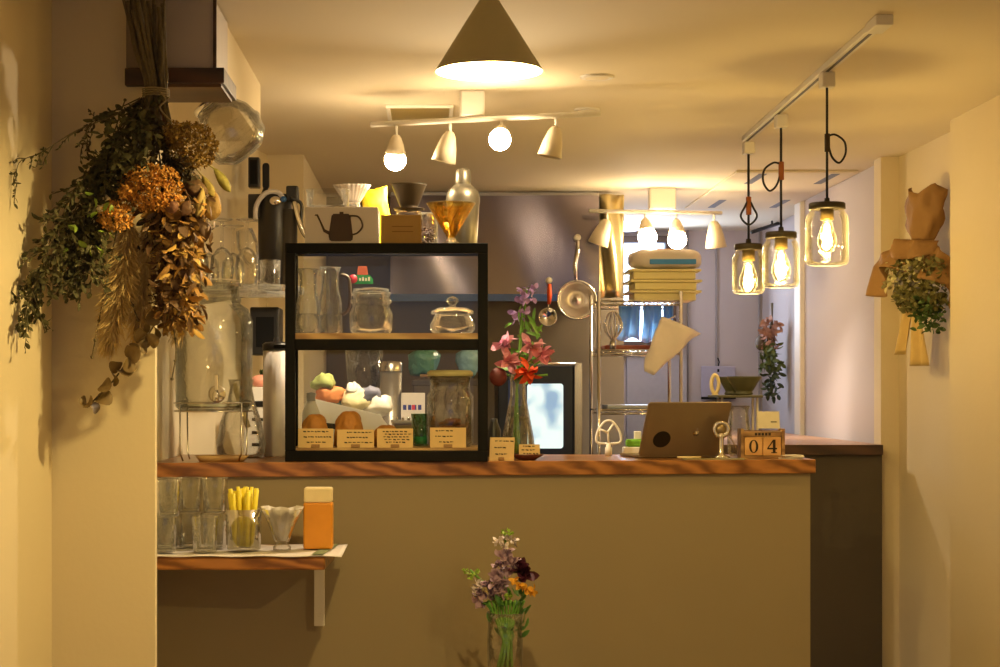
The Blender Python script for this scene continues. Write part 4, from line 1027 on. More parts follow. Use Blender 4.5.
# ceiling air conditioner
t = thing('ceiling_air_conditioner', 'flat ceiling air conditioner panel with four slots above the right of the kitchen', 'air conditioner', (1.8, 9.2, ZC))
MB().box(-.30, .3, -.85, .85, -.012, 0).build('panel', M['ceil'], t, bevel=.004)
for cx, cy_ in ((-.16, -.6), (.2, -.6), (-.16, .55), (.2, .55)):
    MB().box(cx-.02, cx+.02, cy_-.2, cy_+.2, -.014, -.011).build('slot', mat('slot_grey', (110, 116, 135), .5), t)
t = thing('ceiling_curtain_rail', 'short dark rail with a small knob on the kitchen ceiling', 'rail', P(772, 227, 11.1))
MB().tube([P(752, 232, 10.6)-P(772, 227, 11.1), P(783, 222, 11.0)-P(772, 227, 11.1)], .012, 8).build('rail_bar', M['blackp'], t)
MB().sph(P(785, 222, 11.0)-P(772, 227, 11.1), .03, 10, 8, (1.3, 1, .6)).build('rail_knob', M['blackp'], t)
dz_ = ZC-(P(772, 227, 11.1).z)
MB().tube([P(772, 227, 10.85)-P(772, 227, 11.1), Vector((P(772, 227, 10.85)-P(772, 227, 11.1)).xy.to_3d())+Vector((0, 0, dz_))], .006, 6).build('rail_fixing', M['blackp'], t)

# =====================================================================  DRIED BOUQUETS
def branch(mb_s, mb_l, pts, r, lk, n, lsize, spread, lw=.45, down=.0):
    sp = spline(pts, 6); mb_s.tube(sp, [r*(1-.7*i/len(sp)) for i in range(len(sp))], 5)
    for i in range(n):
        q = random.random()**.8*(len(sp)-1); a = sp[int(q)]; b = sp[min(int(q)+1, len(sp)-1)]
        c = a.lerp(b, q % 1)+rv(spread)*Vector((1, .6, 1)).length/1.5
        c.y = max(-.16, min(.085, c.y))
        d = rv()+Vector((0, -.25, -down)); s = lsize*random.uniform(.6, 1.25)
        if c.y+s > .1: d.y = -abs(d.y)
        mb_l.leaf(c, d, s, s*lw)
YB = 4.47; k = YB/FPX; rootb = P(145, 90, YB)
def f(px, py, d=0): return P(px, py, YB+d)-rootb
t = thing('dried_bouquet', 'huge dried bouquet of greenery, orange blooms and pods hanging from the left pillar', 'dried flowers', rootb)
brown = mat('dry_stem', wc((96, 74, 42)), .8, var=.35, scale=60, bump=.4)
for i in range(19):
    x0 = 124+i*2.3+random.uniform(-2, 2); x1 = 147+i*1.0; d0 = random.uniform(-.06, .04)
    pt = [f(x0, random.uniform(-6, 12), d0), f((x0+x1)/2+random.uniform(-3, 3), 50, d0*.8), f(x1, 92, d0*.5), f(x1+random.uniform(-24, 18), 150, d0)]
    MB().tube(spline(pt, 5), random.uniform(1.4, 2.9)*k, 6).build('dry_stem', brown, t)
mb = MB()
for j in range(4):
    mb.tube([f(156, 90+j*2.2)+Vector((13*k*math.cos(a*.3142), .045*math.sin(a*.3142), .5*k*math.sin(a*.3))) for a in range(20)], .9*k, 5, closed=True)
mb.tube(spline([f(160, 92, -.05), f(166, 100, -.06), f(160, 108, -.06), f(172, 122, -.05)]), .9*k, 5)
mb.build('twine', mat('twine', wc((146, 116, 70)), .9), t)
S = MB(); Lf = MB(); Lb = MB()
def wallok(c):      # keep clear of the wall beside and the pillar behind
    w_ = c+rootb
    if w_.x < -1.015: c.x += -1.015-w_.x
    if w_.y > 4.575: c.y += 4.575-w_.y
    return c
def sprig(p0, dirn, n, L, s_, mb_l, lw=.5, droop=.4):
    pts = [p0]; d = Vector(dirn).normalized()
    for i in range(4):
        d = (d+rv(.25)+Vector((0, 0, -droop*.3))).normalized(); pts.append(wallok(pts[-1]+d*L/4))
    S.tube(pts, .45*k, 4)
    for i in range(n):
        q = i/max(1, n-1)*3.99; a = pts[int(q)].lerp(pts[int(q)+1], q % 1)
        dd = (pts[int(q)+1]-pts[int(q)]).normalized()+rv(1.0); dd.y -= .15
        mb_l.leaf(wallok(a.copy()), dd, s_*random.uniform(.6, 1.15), s_*lw*random.uniform(.7, 1.2), .3)
def bough(pts, nsp, L, s_, mb_l, r=1.1, lw=.5, start=.1, n=9):
    sp = [wallok(q) for q in spline([f(*p) for p in pts], 8)]
    S.tube(sp, [r*k*(1-.75*i/len(sp)) for i in range(len(sp))], 5)
    for i in range(nsp):
        q = (start+(1-start)*random.random())*(len(sp)-1.01); a = sp[int(q)]; d = (sp[int(q)+1]-a).normalized()
        side = rv(.9); side.y *= .6
        sprig(a.copy(), d*.8+side, n, L*random.uniform(.5, 1.2), s_, mb_l, lw)
# the long bare-ish sprigs at the far left
bough([(142, 98), (118, 114, -.08), (78, 130, -.17), (42, 152, -.25), (19, 163, -.30), (17, 187, -.31)], 10, 26*k, 6*k, Lf, .9, .4, .3, 8)
bough([(140, 98), (112, 112, -.05), (92, 125, -.08), (82, 148, -.08)], 9, 22*k, 6.5*k, Lb, .8, .45, .4, 7)
bough([(142, 98), (104, 150, -.08), (68, 205, -.16), (44, 262, -.24), (24, 314, -.29)], 40, 34*k, 8.5*k, Lf, 1.2, .5, .25, 9)
bough([(142, 98), (98, 168, -.1), (62, 236, -.18), (36, 290, -.26)], 34, 32*k, 8.5*k, Lf, 1.2, .5, .4, 9)
bough([(144, 98), (108, 160, -.08), (84, 225, -.12), (70, 272, -.14)], 60, 36*k, 9.5*k, Lf, 1.2, .5, .25, 10)
bough([(146, 98), (122, 170, -.09), (100, 228, -.1), (82, 292, -.1)], 52, 34*k, 9*k, Lf, 1.2, .5, .2, 10)
bough([(146, 98), (128, 125, -.08), (112, 150, -.1), (104, 176, -.12)], 34, 34*k, 10*k, Lf, 1.2, .55, .1, 10)
bough([(150, 98), (142, 125, -.09), (140, 150, -.11), (136, 170, -.12)], 26, 30*k, 11*k, Lf, 1.2, .5, .1, 10)
bough([(152, 98), (158, 130, -.06), (170, 160, -.08), (182, 190, -.08)], 26, 28*k, 10*k, Lb, 1.2, .5, .2, 9)
bough([(150, 98), (160, 160, -.02), (168, 220, -.02), (170, 270, 0)], 26, 34*k, 12*k, Lb, 1.2, .5, .3, 9)
S.build('twig', brown, t)
struct(Lf.build('foliage', mat('dry_green_leaf', wc((78, 68, 30)), .75, var=.6, scale=22), t), 'stuff')
struct(Lb.build('dark_foliage', mat('dark_brown_leaf', wc((72, 54, 28)), .75, var=.5, scale=22), t), 'stuff')
mb = MB()
for px, py in ((88, 246), (64, 262), (108, 232), (96, 214), (76, 226), (112, 202), (70, 248), (92, 196), (104, 248)):
    for j in range(2): mb.leaf(f(px+random.uniform(-3, 3), py+random.uniform(-3, 3), -.2), rv()+Vector((0, -.2, -.3)), 10*k, 6*k)
struct(mb.build('bright_leaf', mat('bright_green_leaf', wc((120, 128, 34)), .6), t), 'stuff')
for pts in ([(118, 225), (110, 262), (103, 300), (97, 330), (92, 357)], [(110, 262), (128, 295), (138, 320)], [(172, 320), (176, 350), (172, 379)], [(125, 100), (104, 160), (85, 195)]):
    mb = MB(); sp = spline([f(a, b, -.06) for a, b in pts], 6); mb.tube(sp, .7*k, 5)
    for q in sp[::4]: mb.sph(q, 1.7*k, 6, 5)
    mb.build('twig', brown, t)
def cluster(cx, cy, rx, ry, n, s, m, nm, d=-.1, fl=3):
    mb = MB()
    for i in range(n):
        a = random.uniform(0, 6.28); q = math.sqrt(random.random())
        c = f(cx+rx*q*math.cos(a), cy+ry*q*math.sin(a), d-.07*(1-q*q)+random.uniform(-.012, .012))
        for j in range(fl): mb.leaf(c, rv()+Vector((0, -.6, 0)), s*k*random.uniform(.6, 1.1), s*.5*k)
    return mb.build(nm, m, t)
orange = mat('orange_bloom', wc((200, 128, 46)), .7, var=.5, scale=35)
cluster(152, 188, 32, 24, 560, 4.4, orange, 'orange_bloom', -.12)
cluster(116, 216, 18, 15, 220, 4, orange, 'orange_bloom', -.13)
cluster(128, 192, 9, 9, 60, 4, orange, 'orange_bloom', -.13)
om = mat('olive_bloom', wc((150, 104, 40)), .8, var=.45, scale=45)
cluster(192, 146, 26, 23, 620, 4.2, om, 'olive_flower_head', -.06)
cluster(176, 134, 14, 12, 160, 4.2, om, 'olive_flower_head', -.06)
# hanging russet leaves, sparser and curling, in three tones
for nm, c, n, xr_, yr_, sz in (('russet_leaves', (150, 98, 40), 480, 33, (196, 324), 1.), ('golden_leaves', (190, 136, 58), 190, 34, (215, 332), .9), ('brown_leaves', (92, 58, 30), 480, 42, (192, 318), 1.)):
    mb = MB()
    for i in range(n):
        cy_ = random.uniform(*yr_); w_ = 1-.35*(cy_-200)/120; cx = 179+random.triangular(-1, 1, .1 if nm != 'brown_leaves' else -.3)*xr_*w_
        L_ = random.uniform(6, 17)*k*sz
        mb.leaf(f(cx, cy_, random.uniform(-.12, .04)), Vector((random.uniform(-1, 1), random.uniform(-.9, .3), -random.uniform(.1, 1.3))), L_, L_*random.uniform(.3, .6), random.uniform(-.4, .7))
    struct(mb.build(nm, mat(nm, wc(c), .65, var=.5, scale=18), t), 'stuff')
for i, (px, py, rx, rz_, c, d) in enumerate(((196, 188, 14, 9, (96, 62, 34), -.08), (213, 206, 11, 15, (140, 98, 46), -.06), (203, 228, 9, 13, (80, 50, 28), -.06), (222, 180, 6, 15, (140, 116, 44), -.05), (200, 203, 6, 15, (170, 130, 62), -.1), (172, 206, 8, 8, (104, 58, 34), -.14), (186, 208, 7, 9, (90, 54, 30), -.12), (208, 186, 6, 12, (150, 118, 50), -.07))):
    R = Matrix.Rotation([.3, .15, -.2, -.6, .2, 0, .5, -.5][i], 3, 'Y')
    mb = MB(); ph = random.uniform(0, 6)
    def podf(u, v):
        a = u*6.283; q = math.sin(math.pi*v)**.7*(1-.35*v); g = 1+.12*math.sin(a*3+ph+v*4)
        return f(px, py, d)+R@Vector((rx*k*q*g*math.cos(a), rx*k*.7*q*g*math.sin(a), rz_*k*(2*v-1)))
    mb.grid(podf, 16, 10, True)
    mb.tube([f(px, py, d)+R@Vector((0, 0, rz_*k*.9)), f((px+165)/2, (py+130)/2, -.05), f(162, 112, -.03)], .7*k, 5)
    mb.build('seed_pod', mat('pod_%d' % i, wc(c), .65, var=.35, scale=30, bump=.4), t)
def plume(pts, w, m, n=420):
    mb = MB(); sp = spline([f(*p) for p in pts], 8)
    for i in range(n):
        q = random.uniform(0, len(sp)-1.01); a = sp[int(q)]; dirn = (sp[int(q)+1]-a).normalized(); tt_ = q/len(sp)
        ww = w*math.sin(math.pi*(.12+.85*tt_))**.7*k
        e = a+dirn*random.uniform(10, 24)*k+Vector((random.uniform(-1, 1)*ww*.8, random.uniform(-.6, .3)*ww, random.uniform(-.2, .2)*ww))
        mb.leaf(a+rv(3*k), e-a, (e-a).length, .9*k, .1)
    struct(mb.build('grass_plume', m, t), 'stuff')
pl = mat('plume_tan', wc((204, 156, 88)), .95, var=.15)
plume([(130, 225, -.05), (126, 270, -.05), (118, 305, -.04), (110, 340, -.03)], 26, pl, 2600)
plume([(148, 215, -.03), (150, 255, -.03), (143, 295, -.02), (138, 330, -.02)], 20, pl, 1500)
plume([(190, 240, 0), (190, 270, 0), (186, 300, .02), (180, 328, .03)], 17, mat('plume_light', wc((196, 152, 92)), .95), 1000)
eu = mat('round_leaf', wc((112, 80, 38)), .6, var=.4, scale=20)
sp = spline([f(162, 312, -.06), f(146, 338, -.08), f(130, 358, -.08), (f(112, 382, -.07)), f(90, 404, -.05)], 3)
mb = MB().tube(sp, .9*k, 5); mb.build('twig', brown, t)
for i, q in enumerate(sp):
    for s_ in (-1, 1):
        if random.random() < .12: continue
        mb = MB(); n = 14; c = q+Vector((s_*random.uniform(3, 8)*k, random.uniform(-.02, .01), random.uniform(-5, 5)*k)); R = Matrix.Rotation(random.uniform(-1.1, 1.1), 3, 'X')@Matrix.Rotation(random.uniform(-1.1, 1.1), 3, 'Z')@Matrix.Rotation(random.uniform(-.9, .9), 3, 'Y')
        rr = random.uniform(7, 10.5)*k; el = random.uniform(.6, .95)
        mb.add([c]+[c+R@Vector((rr*el*math.cos(j*6.283/n), .28*rr*math.cos(j*6.283/n*2), rr*math.sin(j*6.283/n))) for j in range(n)], [(0, j+1, (j+1) % n+1) for j in range(n)], True)
        mb.build('round_leaf', eu, t)
# board the bouquet is tied to
t2 = thing('hanging_board', 'narrow grey brown board on the pillar behind the bouquet stems', 'board', P(144, 40, 4.58))
kk = 4.58/FPX
MB().box(-18*kk, 19*kk, 0, .019, -28*kk, 60*kk).build('board_panel', mat('board_taupe', (130, 116, 104), .7), t2, bevel=.002)
MB().box(-19*kk, 10*kk, -.008, .019, -46*kk, -28*kk).build('board_foot', M['wooddk'], t2, bevel=.004)

# right wall bouquet wrapped in kraft paper
f = F(914, 250, 7.22); k = f.k; base = Vector((2.10, 7.25, f.root.z))
t = thing('wrapped_bouquet', 'small dried bouquet wrapped in brown kraft paper on the right wall', 'dried flowers', base, math.radians(-72))
def G(px, py, d=0): return Vector(((px-911)*k*1.62, d, (250-py)*k))
def wrapf(u, v):
    a = u*2*math.pi; y = 192+v*62+(1-v)*4*math.sin(a*3)
    r = 17-8*math.exp(-((v-.83)/.18)**2)+5*max(0, v-.9)/.1; r *= 1+.12*math.sin(a*5+v*7)+.09*math.sin(a*8-v*11)
    return G(926-7*v, y)+Vector((r*k*1.45*math.cos(a), -.05+r*k*.7*math.sin(a), 0))
MB().grid(wrapf, 24, 12, True).build('paper_neck', M['kraft'], t, solid=.001)
TC = spline([(867, 266, 0), (878, 250, 0), (895, 244, 0), (915, 240, 0), (932, 246, 0), (946, 257, 0), (954, 274, 0)], 8)
BC = spline([(866, 292, 0), (889, 293, 0), (894, 266, 0), (914, 274, 0), (934, 281, 0), (946, 287, 0), (950, 312, 0)], 8)
def skirt(u, v):
    q = u*(len(TC)-1.001); i = int(q); a_ = TC[i].lerp(TC[i+1], q-i); b_ = BC[i].lerp(BC[i+1], q-i); m_ = a_.lerp(b_, v)
    return G(m_.x, m_.y, -.035-.085*math.sin(math.pi*min(1, .12+u*.8))*(.35+.65*v)-.022*math.sin(u*17+v*2)*(.3+v*.7)-.008*math.sin(u*41))
MB().grid(skirt, 60, 10).build('paper_skirt', M['kraft'], t, solid=.0015)
def collar(u, v): return G(893+u*44, 236+8*u+v*(14+6*math.sin(u*3.14)), -.06-.05*math.sin(math.pi*u)-.02*v+.02*math.sin(u*14)+.01*math.sin(u*29+v*5))
MB().grid(collar, 24, 6).build('paper_fold', M['kraft'], t, solid=.002)
for nm, c, n, box_ in (('green_blooms', (112, 112, 44), 300, (905, 950, 262, 312)), ('cream_blooms', (198, 176, 104), 110, (890, 935, 262, 300)), ('green_tail', (84, 96, 40), 90, (925, 945, 300, 332)), ('mauve_blooms', (140, 118, 110), 40, (905, 930, 268, 290))):
    mb = MB()
    for i in range(n):
        x = random.uniform(box_[0], box_[1]); y = random.uniform(box_[2], box_[3])
        for j in range(2): mb.leaf(G(x, y, random.uniform(-.12, -.04)), rv()+Vector((0, -.6, 0)), 7*k, 4.5*k)
    struct(mb.build(nm, mat(nm, wc(c), .7, var=.35, scale=30), t), 'stuff')
MB().sph(G(896, 293, -.06), 6*k, 12, 8, (.8, .8, 1.3)).build('seed_head', mat('seed_head', (92, 92, 62), .7), t)
def ribbon(x0, y0, x1, y1, w0, w1, ph):
    def fn(u, v):
        cx = x0+(x1-x0)*v; w_ = w0+(w1-w0)*v
        return G(cx+(u-.5)*w_, y0+(y1-y0)*v, -.05+.012*math.sin(u*9+ph+v*2))
    return fn
rm = mat('ribbon_tan', wc((208, 158, 84)), .8, var=.08, bump=.2, bscale=10)
for a in ((906, 292, 897, 354, 10, 17, 0), (914, 296, 918, 366, 9, 18, 2)): MB().grid(ribbon(*a), 12, 12).build('ribbon', rm, t, solid=.001)

# small bouquet on back right wall
f = F(779, 340, 10.7); k = f.k
t = thing('small_dried_bouquet', 'little dried posy hanging upside down on the far right kitchen wall', 'dried flowers', (2.185, 10.72, f.root.z), math.radians(-68))
def G2(px, py, d=0): return Vector(((px-779)*k*1.2, -.05+d, (340-py)*k))
mb = MB()
for i in range(8): mb.tube([G2(781+random.uniform(-1, 1), 303), G2(781, 318), G2(779+random.uniform(-8, 8), 345)], .7*k, 5)
mb.build('dry_stem', brown, t)
for nm, c, n, bx_ in (('pink_blooms', (176, 130, 110), 90, (770, 788, 318, 345)), ('green_leaves', (92, 104, 52), 150, (770, 788, 340, 368)), ('dark_leaves', (60, 70, 42), 60, (776, 787, 365, 397))):
    mb = MB()
    for i in range(n): mb.leaf(G2(random.uniform(*bx_[:2]), random.uniform(*bx_[2:]), random.uniform(-.03, .03)), rv()+Vector((0, -.3, -.7)), 8*k, 4*k)
    mb.build(nm, mat(nm, c, .7, var=.3), t)
MB().sph(G2(769, 343, -.03), 6*k, 12, 8, (1, .7, 1.2)).build('seed_pod', mat('pod_dark', (92, 76, 56), .7), t)

# =====================================================================  VASE IN FRONT OF COUNTER
YV = 5.62; zst = .335
t = thing('low_stool', 'small round wooden stool in front of the counter carrying the purple flowers', 'stool', ((505-VX)*YV/FPX, YV, 0))
MB().lathe((0, 0, 0), [(0, zst-.03), (.15, zst-.03), (.155, zst-.015), (.15, zst), (0, zst)], 1, 36).build('seat', M['woodlt'], t)
for a in (45, 135, 225, 315):
    a = math.radians(a); MB().tube([(.1*math.cos(a), .1*math.sin(a), zst-.03), (.14*math.cos(a), .14*math.sin(a), 0)], .013, 8).build('leg', M['woodlt'], t)
f = FZ(505, zst, YV); k = f.k; y0 = f.py
t = thing('purple_flower_vase', 'ribbed clear glass of purple stocks and a dark pansy before the counter', 'vase', f.root)
MB().lathe((0, 0, 0), [(0, 0), (15, 0), (17, 3), (18, y0-640), (17, y0-625), (18.5, y0-612), (17.5, y0-612), (16, y0-625), (16.8, y0-640), (15.5, 4), (0, 2)], k, 24).build('vase_glass', M['glass'], t)
for i in range(9):
    a = i*.7; MB().tube(spline([(9*k*math.cos(a), 9*k*math.sin(a), 6*k), f(500+i*1.5, 630, 0), f(488+i*4.5, 600, -.01)]), 1.5*k, 6).build('flower_stem', green, t)
stem_pts = [[(500, 610), (506, 570), (505, 535)], [(497, 612), (490, 590), (470, 570)]]
for s_ in stem_pts: MB().tube(spline([f(a, b) for a, b in s_]), 1.2*k, 6).build('flower_stem', green, t)
def blooms(pts, c, nm, s=7, n=12, var=.25):
    mb = MB()
    for px, py in pts:
        cc = f(px, py, random.uniform(-.03, .01))
        for j in range(n): d = (rv()+Vector((0, -.5, 0))).normalized(); mb.leaf(cc+d*.8*k, d, s*random.uniform(.7, 1.1)*k, s*.8*k, .3)
    return struct(mb.build(nm, mat(nm, wc(c), .6, var=var, scale=40), t), 'stuff')
blooms([(499, 540), (507, 538), (514, 541), (504, 546), (476, 590), (478, 583)], (226, 190, 178), 'pale_blooms', 6)
blooms([(500, 556), (507, 558), (513, 560), (499, 566), (509, 571), (497, 574), (506, 552)], (176, 130, 128), 'purple_blooms', 8)
blooms([(488, 585), (494, 582), (501, 584), (491, 591), (482, 592), (478, 600), (503, 590), (497, 588)], (168, 124, 124), 'lilac_blooms', 9)
blooms([(466, 570), (470, 576), (476, 571), (505, 531), (510, 532), (505, 596), (510, 594)], (160, 170, 56), 'green_buds', 4)
mb = MB(); c = f(522, 573, -.02)
for j in range(18): d = (rv()+Vector((0, -.9, .5))).normalized(); mb.leaf(c+d*2*k, d, 15*k, 11*k, .25)
mb.build('dark_pansy', mat('pansy_dark', (74, 24, 48), .6, var=.2), t)
mb = MB()
for px, py in ((514, 577), (519, 583), (526, 586), (532, 588)):
    for j in range(8): mb.leaf(f(px, py, -.06), rv()+Vector((0, -.5, -.4)), 7*k, 5*k)
mb.build('orange_petals', mat('orange_petals', wc((226, 150, 40)), .6), t)
mb = MB()
for i in range(46): mb.leaf(f(random.uniform(490, 525), random.uniform(592, 640), random.uniform(-.03, .03)), rv()+Vector((0, 0, .8)), 13*k, 5*k)
mb.build('leaves', greend, t)

# =====================================================================  LAMPS
# jars on the track
GX = 1.4
pa, pb2 = P(884, 15, 1.08*FPX/(HY-15)), P(746, 137, 1.08*FPX/(HY-137))
t = thing('lighting_track', 'long white ceiling track carrying the three jar pendants', 'lighting track', ((pa+pb2)/2))
c0 = (pa+pb2)/2; d = (pb2-pa).normalized(); sx = Vector((d.y, -d.x, 0))
def bar(o0, o1, w, z0, z1):
    a = pa+d*o0-c0; b = pa+d*o1-c0; a.z = b.z = 0
    q = [a+sx*w/2, a-sx*w/2, b-sx*w/2, b+sx*w/2]
    return MB().prism([(v.x, v.y) for v in q], z0, z1, 'z')
Lt = (pb2-pa).length
bar(0, Lt, .036, -.02, 0).build('track_body', M['white'], t, bevel=.002)
bar(.16, Lt-.02, .010, -.0215, -.0195).build('track_groove', M['blackp'], t)
bar(-.01, .12, .05, -.03, 0).build('power_feed', M['white'], t, bevel=.003)
jar_lab = ('mason jar pendant, largest and rightmost of the three on the track', 'mason jar pendant in the middle of the three on the track', 'mason jar pendant, smallest and leftmost of the three on the track')
BULB = glass('bulb_glass', (1., .93, .75), (.9, .7, .4)); GLOW = emit('warm_filament', (255, 222, 150), 60)
JG = glass('jar_glass', (.99, .98, .95), (.88, .84, .70), .02, .8)
for i, (px, pt_, py0, py1, lpx, lw_, loopy, side) in enumerate(((827, 72, 203, 266, 827, 21, 150, 1), (781, 115, 232, 288, 781, 18, 178, -1), (748.5, 143, 244, 294, 748.5, 16, 213, 0))):
    Yj = 1.08*FPX/(HY-pt_+5); k = Yj/FPX
    jx = (px-VX)*k; zj = ZC-.02
    t = thing('jar_pendant', jar_lab[i], 'pendant lamp', (jx, Yj, zj), 0, 'mason jar pendants on the ceiling track')
    def zz(py): return ZE+(HY-py)*k-zj
    MB().box(-.022, .022, -.03, .03, -.05, 0).build('track_adapter', M['white'], t, bevel=.004)
    mb = MB(); zl_ = zz(loopy)
    mb.tube([(0, 0, -.05), (0, 0, zz(py0)+.004)], 1.3*k, 8).build('cord', M['blackp'], t)
    lp = MB(); R_ = 10*k
    if side: pts = [(side*1.5*k, -.006, zl_+14*k), (side*8*k, -.006, zl_+15*k), (side*17*k, -.006, zl_+8*k), (side*18*k, -.006, zl_-4*k), (side*12*k, -.006, zl_-13*k), (side*5*k, -.006, zl_-8*k), (side*1.5*k, -.006, zl_+2*k)]
    else: pts = [(0, -.008, zl_+14*k), (4*k, -.008, zl_+6*k), (8*k, -.008, zl_-4*k), (0, -.008, zl_-12*k), (-8*k, -.008, zl_-4*k), (-4*k, -.008, zl_+6*k), (0, -.008, zl_+14*k)]
    lp.tube(spline(pts, 6), 1.1*k, 8).build('cord_loop', M['blackp'], t)
    MB().tube([(0, -.004, zl_+16*k), (0, -.004, zl_-2*k)], 2.8*k, 8).build('loop_clip', mat('leather_clip', (150, 84, 36) if i else (70, 56, 34), .6), t)
    w_ = lw_; top, bot = zz(py0)/k, zz(py1)/k
    MB().lathe((0, 0, 0), [(0, top), (w_*.82, top), (w_*.86, top-1), (w_*.86, top-6), (0, top-6)], k, 30).build('jar_lid', mat('lid_bronze_%d' % i, (62, 54, 38), .45, .2), t)
    MB().lathe((0, 0, 0), [(0, top+5), (2.5, top+5), (3, top)], k, 12).build('cord_grip', M['blackp'], t)
    MB().lathe((0, 0, 0), [(w_*.8, top-5), (w_*.8, top-8), (w_*.97, top-13), (w_, top-18), (w_, bot+5), (w_*.9, bot+1), (w_*.6, bot), (0, bot+1), (0, bot+2.5), (w_*.85, bot+3), (w_*.93, bot+7), (w_*.93, top-18), (w_*.76, top-9)], k, 30).build('glass_jar', JG, t)
    MB().lathe((0, 0, 0), [(0, top-6), (6.5, top-6), (6.5, top-17), (0, top-17)], k, 18).build('lamp_socket', mat('socket_brass_%d' % i, (140, 120, 70), .4, .6), t)
    bl = MB().lathe((0, 0, 0), [(3.5, top-17), (5, top-22), (9, top-34), (9.5, top-40), (6, top-48), (0, top-50)], k, 22).build('light_bulb', BULB, t)
    fl = MB()
    for j in range(6):
        a = j*1.047; fl.tube([(2.2*k*math.cos(a), 2.2*k*math.sin(a), (top-22)*k), (4.6*k*math.cos(a+.5), 4.6*k*math.sin(a+.5), (top-43)*k)], .55*k, 5)
    fl.lathe((0, 0, 0), [(0, top-20), (2, top-22), (3.7, top-34), (3.5, top-40), (1.8, top-46), (0, top-47)], k, 16)
    fl.build('filament', GLOW, bl)
    light('jar_light', (0, 0, (top-34)*k), 14.5, GOLD, 6.2*k, t)
# cone pendant
YP = 4.0; f = F(489, 72, YP); k = f.k
t = thing('cone_pendant', 'grey brass cone pendant lamp hanging at the top centre of the room', 'pendant lamp', f.root)
MB().lathe((0, 0, 0), [(54.5, 0), (8.5, 74), (8, 84), (0, 85), (0, 83), (7.4, 83), (7.8, 74), (53.3, .3)], k, 56).build('lamp_shade', mat('shade_brass', wc((176, 150, 100)), .42, .35, .04), t)
MB().lathe((0, 0, 0), [(53.2, .4), (7.6, 73)], k, 56).build('shade_lining', mat('shade_white', (250, 240, 215), .5, var=.01), t)
MB().tube([(0, 0, 85*k), (0, 0, ZC-f.root.z)], .004, 8).build('cord', M['blackp'], t)
MB().sph((0, 0, 31*k), 9*k, 20, 14).build('light_bulb', emit('pendant_bulb', (255, 214, 140), 30), t)
light('pendant_light', (0, 0, 12*k), 38, GOLD, .025, t)
# one more cone lamp, added out of view behind the camera to light the room
k0 = 0
for loc, lb in (((1.5, 1.9, 2.05), 'added cone pendant lamp out of view behind the camera by the right wall'),):
    dup(t, loc, lb)
# spot tracks
def spot_track(name, lab, P0, P1, heads, canopy, mrail):
    c0 = (P0+P1)/2; t = thing(name, lab, 'spotlights', Vector((c0.x, c0.y, ZC)))
    MB().tube([P0-t.location, P1-t.location], .011, 8).build('rail', mrail, t)
    cp = P(canopy[0], canopy[1], canopy[2]); w_ = canopy[3]
    x = cp.x-t.location.x; y = cp.y-t.location.y
    MB().box(x-w_, x+w_, y-.04, y+.04, (P0.z+P1.z)/2-ZC+.011, 0).build('canopy', M['white'], t, bevel=.008)
    return t
def spot_head(t, P0, P1, px, lit, tilt, size, drop, W=12, rz=0, aim=None, col=NEUT):
    # find point on the rail
    best = min((abs((VX+FPX*(P0.lerp(P1, s/200).x)/(P0.lerp(P1, s/200).y))-px), s) for s in range(201)); q = P0.lerp(P1, best[1]/200)
    k = q.y/FPX*(1. if lit[0] else 1.12)*(.86 if size < .9 else 1.)
    h = thing('spot_head', lit[1], 'spotlight', q-Vector((0, 0, 0)), 0, lit[2])
    MB().tube([(0, 0, 0), (0, 0, -drop*k)], 1.4*k, 8).build('stem', M['white'], h)
    R = Matrix.Rotation(tilt[0], 3, 'X')@Matrix.Rotation(tilt[1], 3, 'Y')
    ctr = Vector((0, 0, -drop*k))
    pr_ = [(0, 1), (3.5, 0), (5.5, -3), (8, -10), (10, -18), (9, -18.5), (7, -10), (0, -5)] if lit[0] else [(0, 1), (3.5, 0), (6, -4), (9, -15), (11, -27), (10, -27.5), (8, -15), (0, -6)]
    MB().lathe(ctr, pr_, k, 24, M=R).build('lamp_housing', mat('spot_housing', (206, 194, 170), .5), h)
    if lit[0]:
        MB().sph(ctr+R@Vector((0, 0, -25*k)), 11*k, 18, 12, (1, 1, .95), M=R).build('light_bulb', emit('spot_bulb', (255, 226, 176), 85), h)
        qd = R@Vector((0, 0, -1)); rot = qd.to_track_quat('-Z', 'Y').to_euler()
        light('spot_light', ctr+R@Vector((0, 0, -48*k)), W, col, 7*k, h, math.radians(130), rot)
    else:
        MB().lathe(ctr, [(0, -21), (9.4, -21), (9.4, -22.5), (0, -22.5)], k, 20, M=R).build('lamp_face', mat('lamp_face', (190, 176, 150), .3), h)
    return h
A0, A1 = P(371, 124, 6.28), P(600, 113, 6.02)
zr = ZE+.972; A0.z = A1.z = zr; A0.y = .972*FPX/(HY-124.5); A1.y = .972*FPX/(HY-113.5); A0.x = (371-VX)*A0.y/FPX; A1.x = (600-VX)*A1.y/FPX
spot_track('spotlight_rail', 'slim rail with canopy holding four spot heads above the display case', A0, A1, None, (472, 118, 6.15, .045), M['white'])
g1 = 'spot heads on the front rail'
spot_head(None, A0, A1, 396, (1, 'lit bulb spot head at the left end of the front rail', g1), (.25, .05), .95, 12, 40)
spot_head(None, A0, A1, 450, (0, 'unlit shaded spot head, second on the front rail', g1), (.1, .22), 1.0, 10)
spot_head(None, A0, A1, 502, (1, 'lit spot head facing forward in the middle of the front rail', g1), (-.95, .1), 1.05, 10, 30)
spot_head(None, A0, A1, 556, (0, 'unlit shaded spot head at the right of the front rail', g1), (.05, .22), 1.0, 10)
B0, B1 = P(589, 211, 9.08), P(722, 213, 9.12)
t = spot_track('spotlight_rail', 'slim rail holding four spot heads above the wire rack', B0, B1, None, (662, 205, 9.1, .07), M['white'])
g2 = 'spot heads on the kitchen rail'
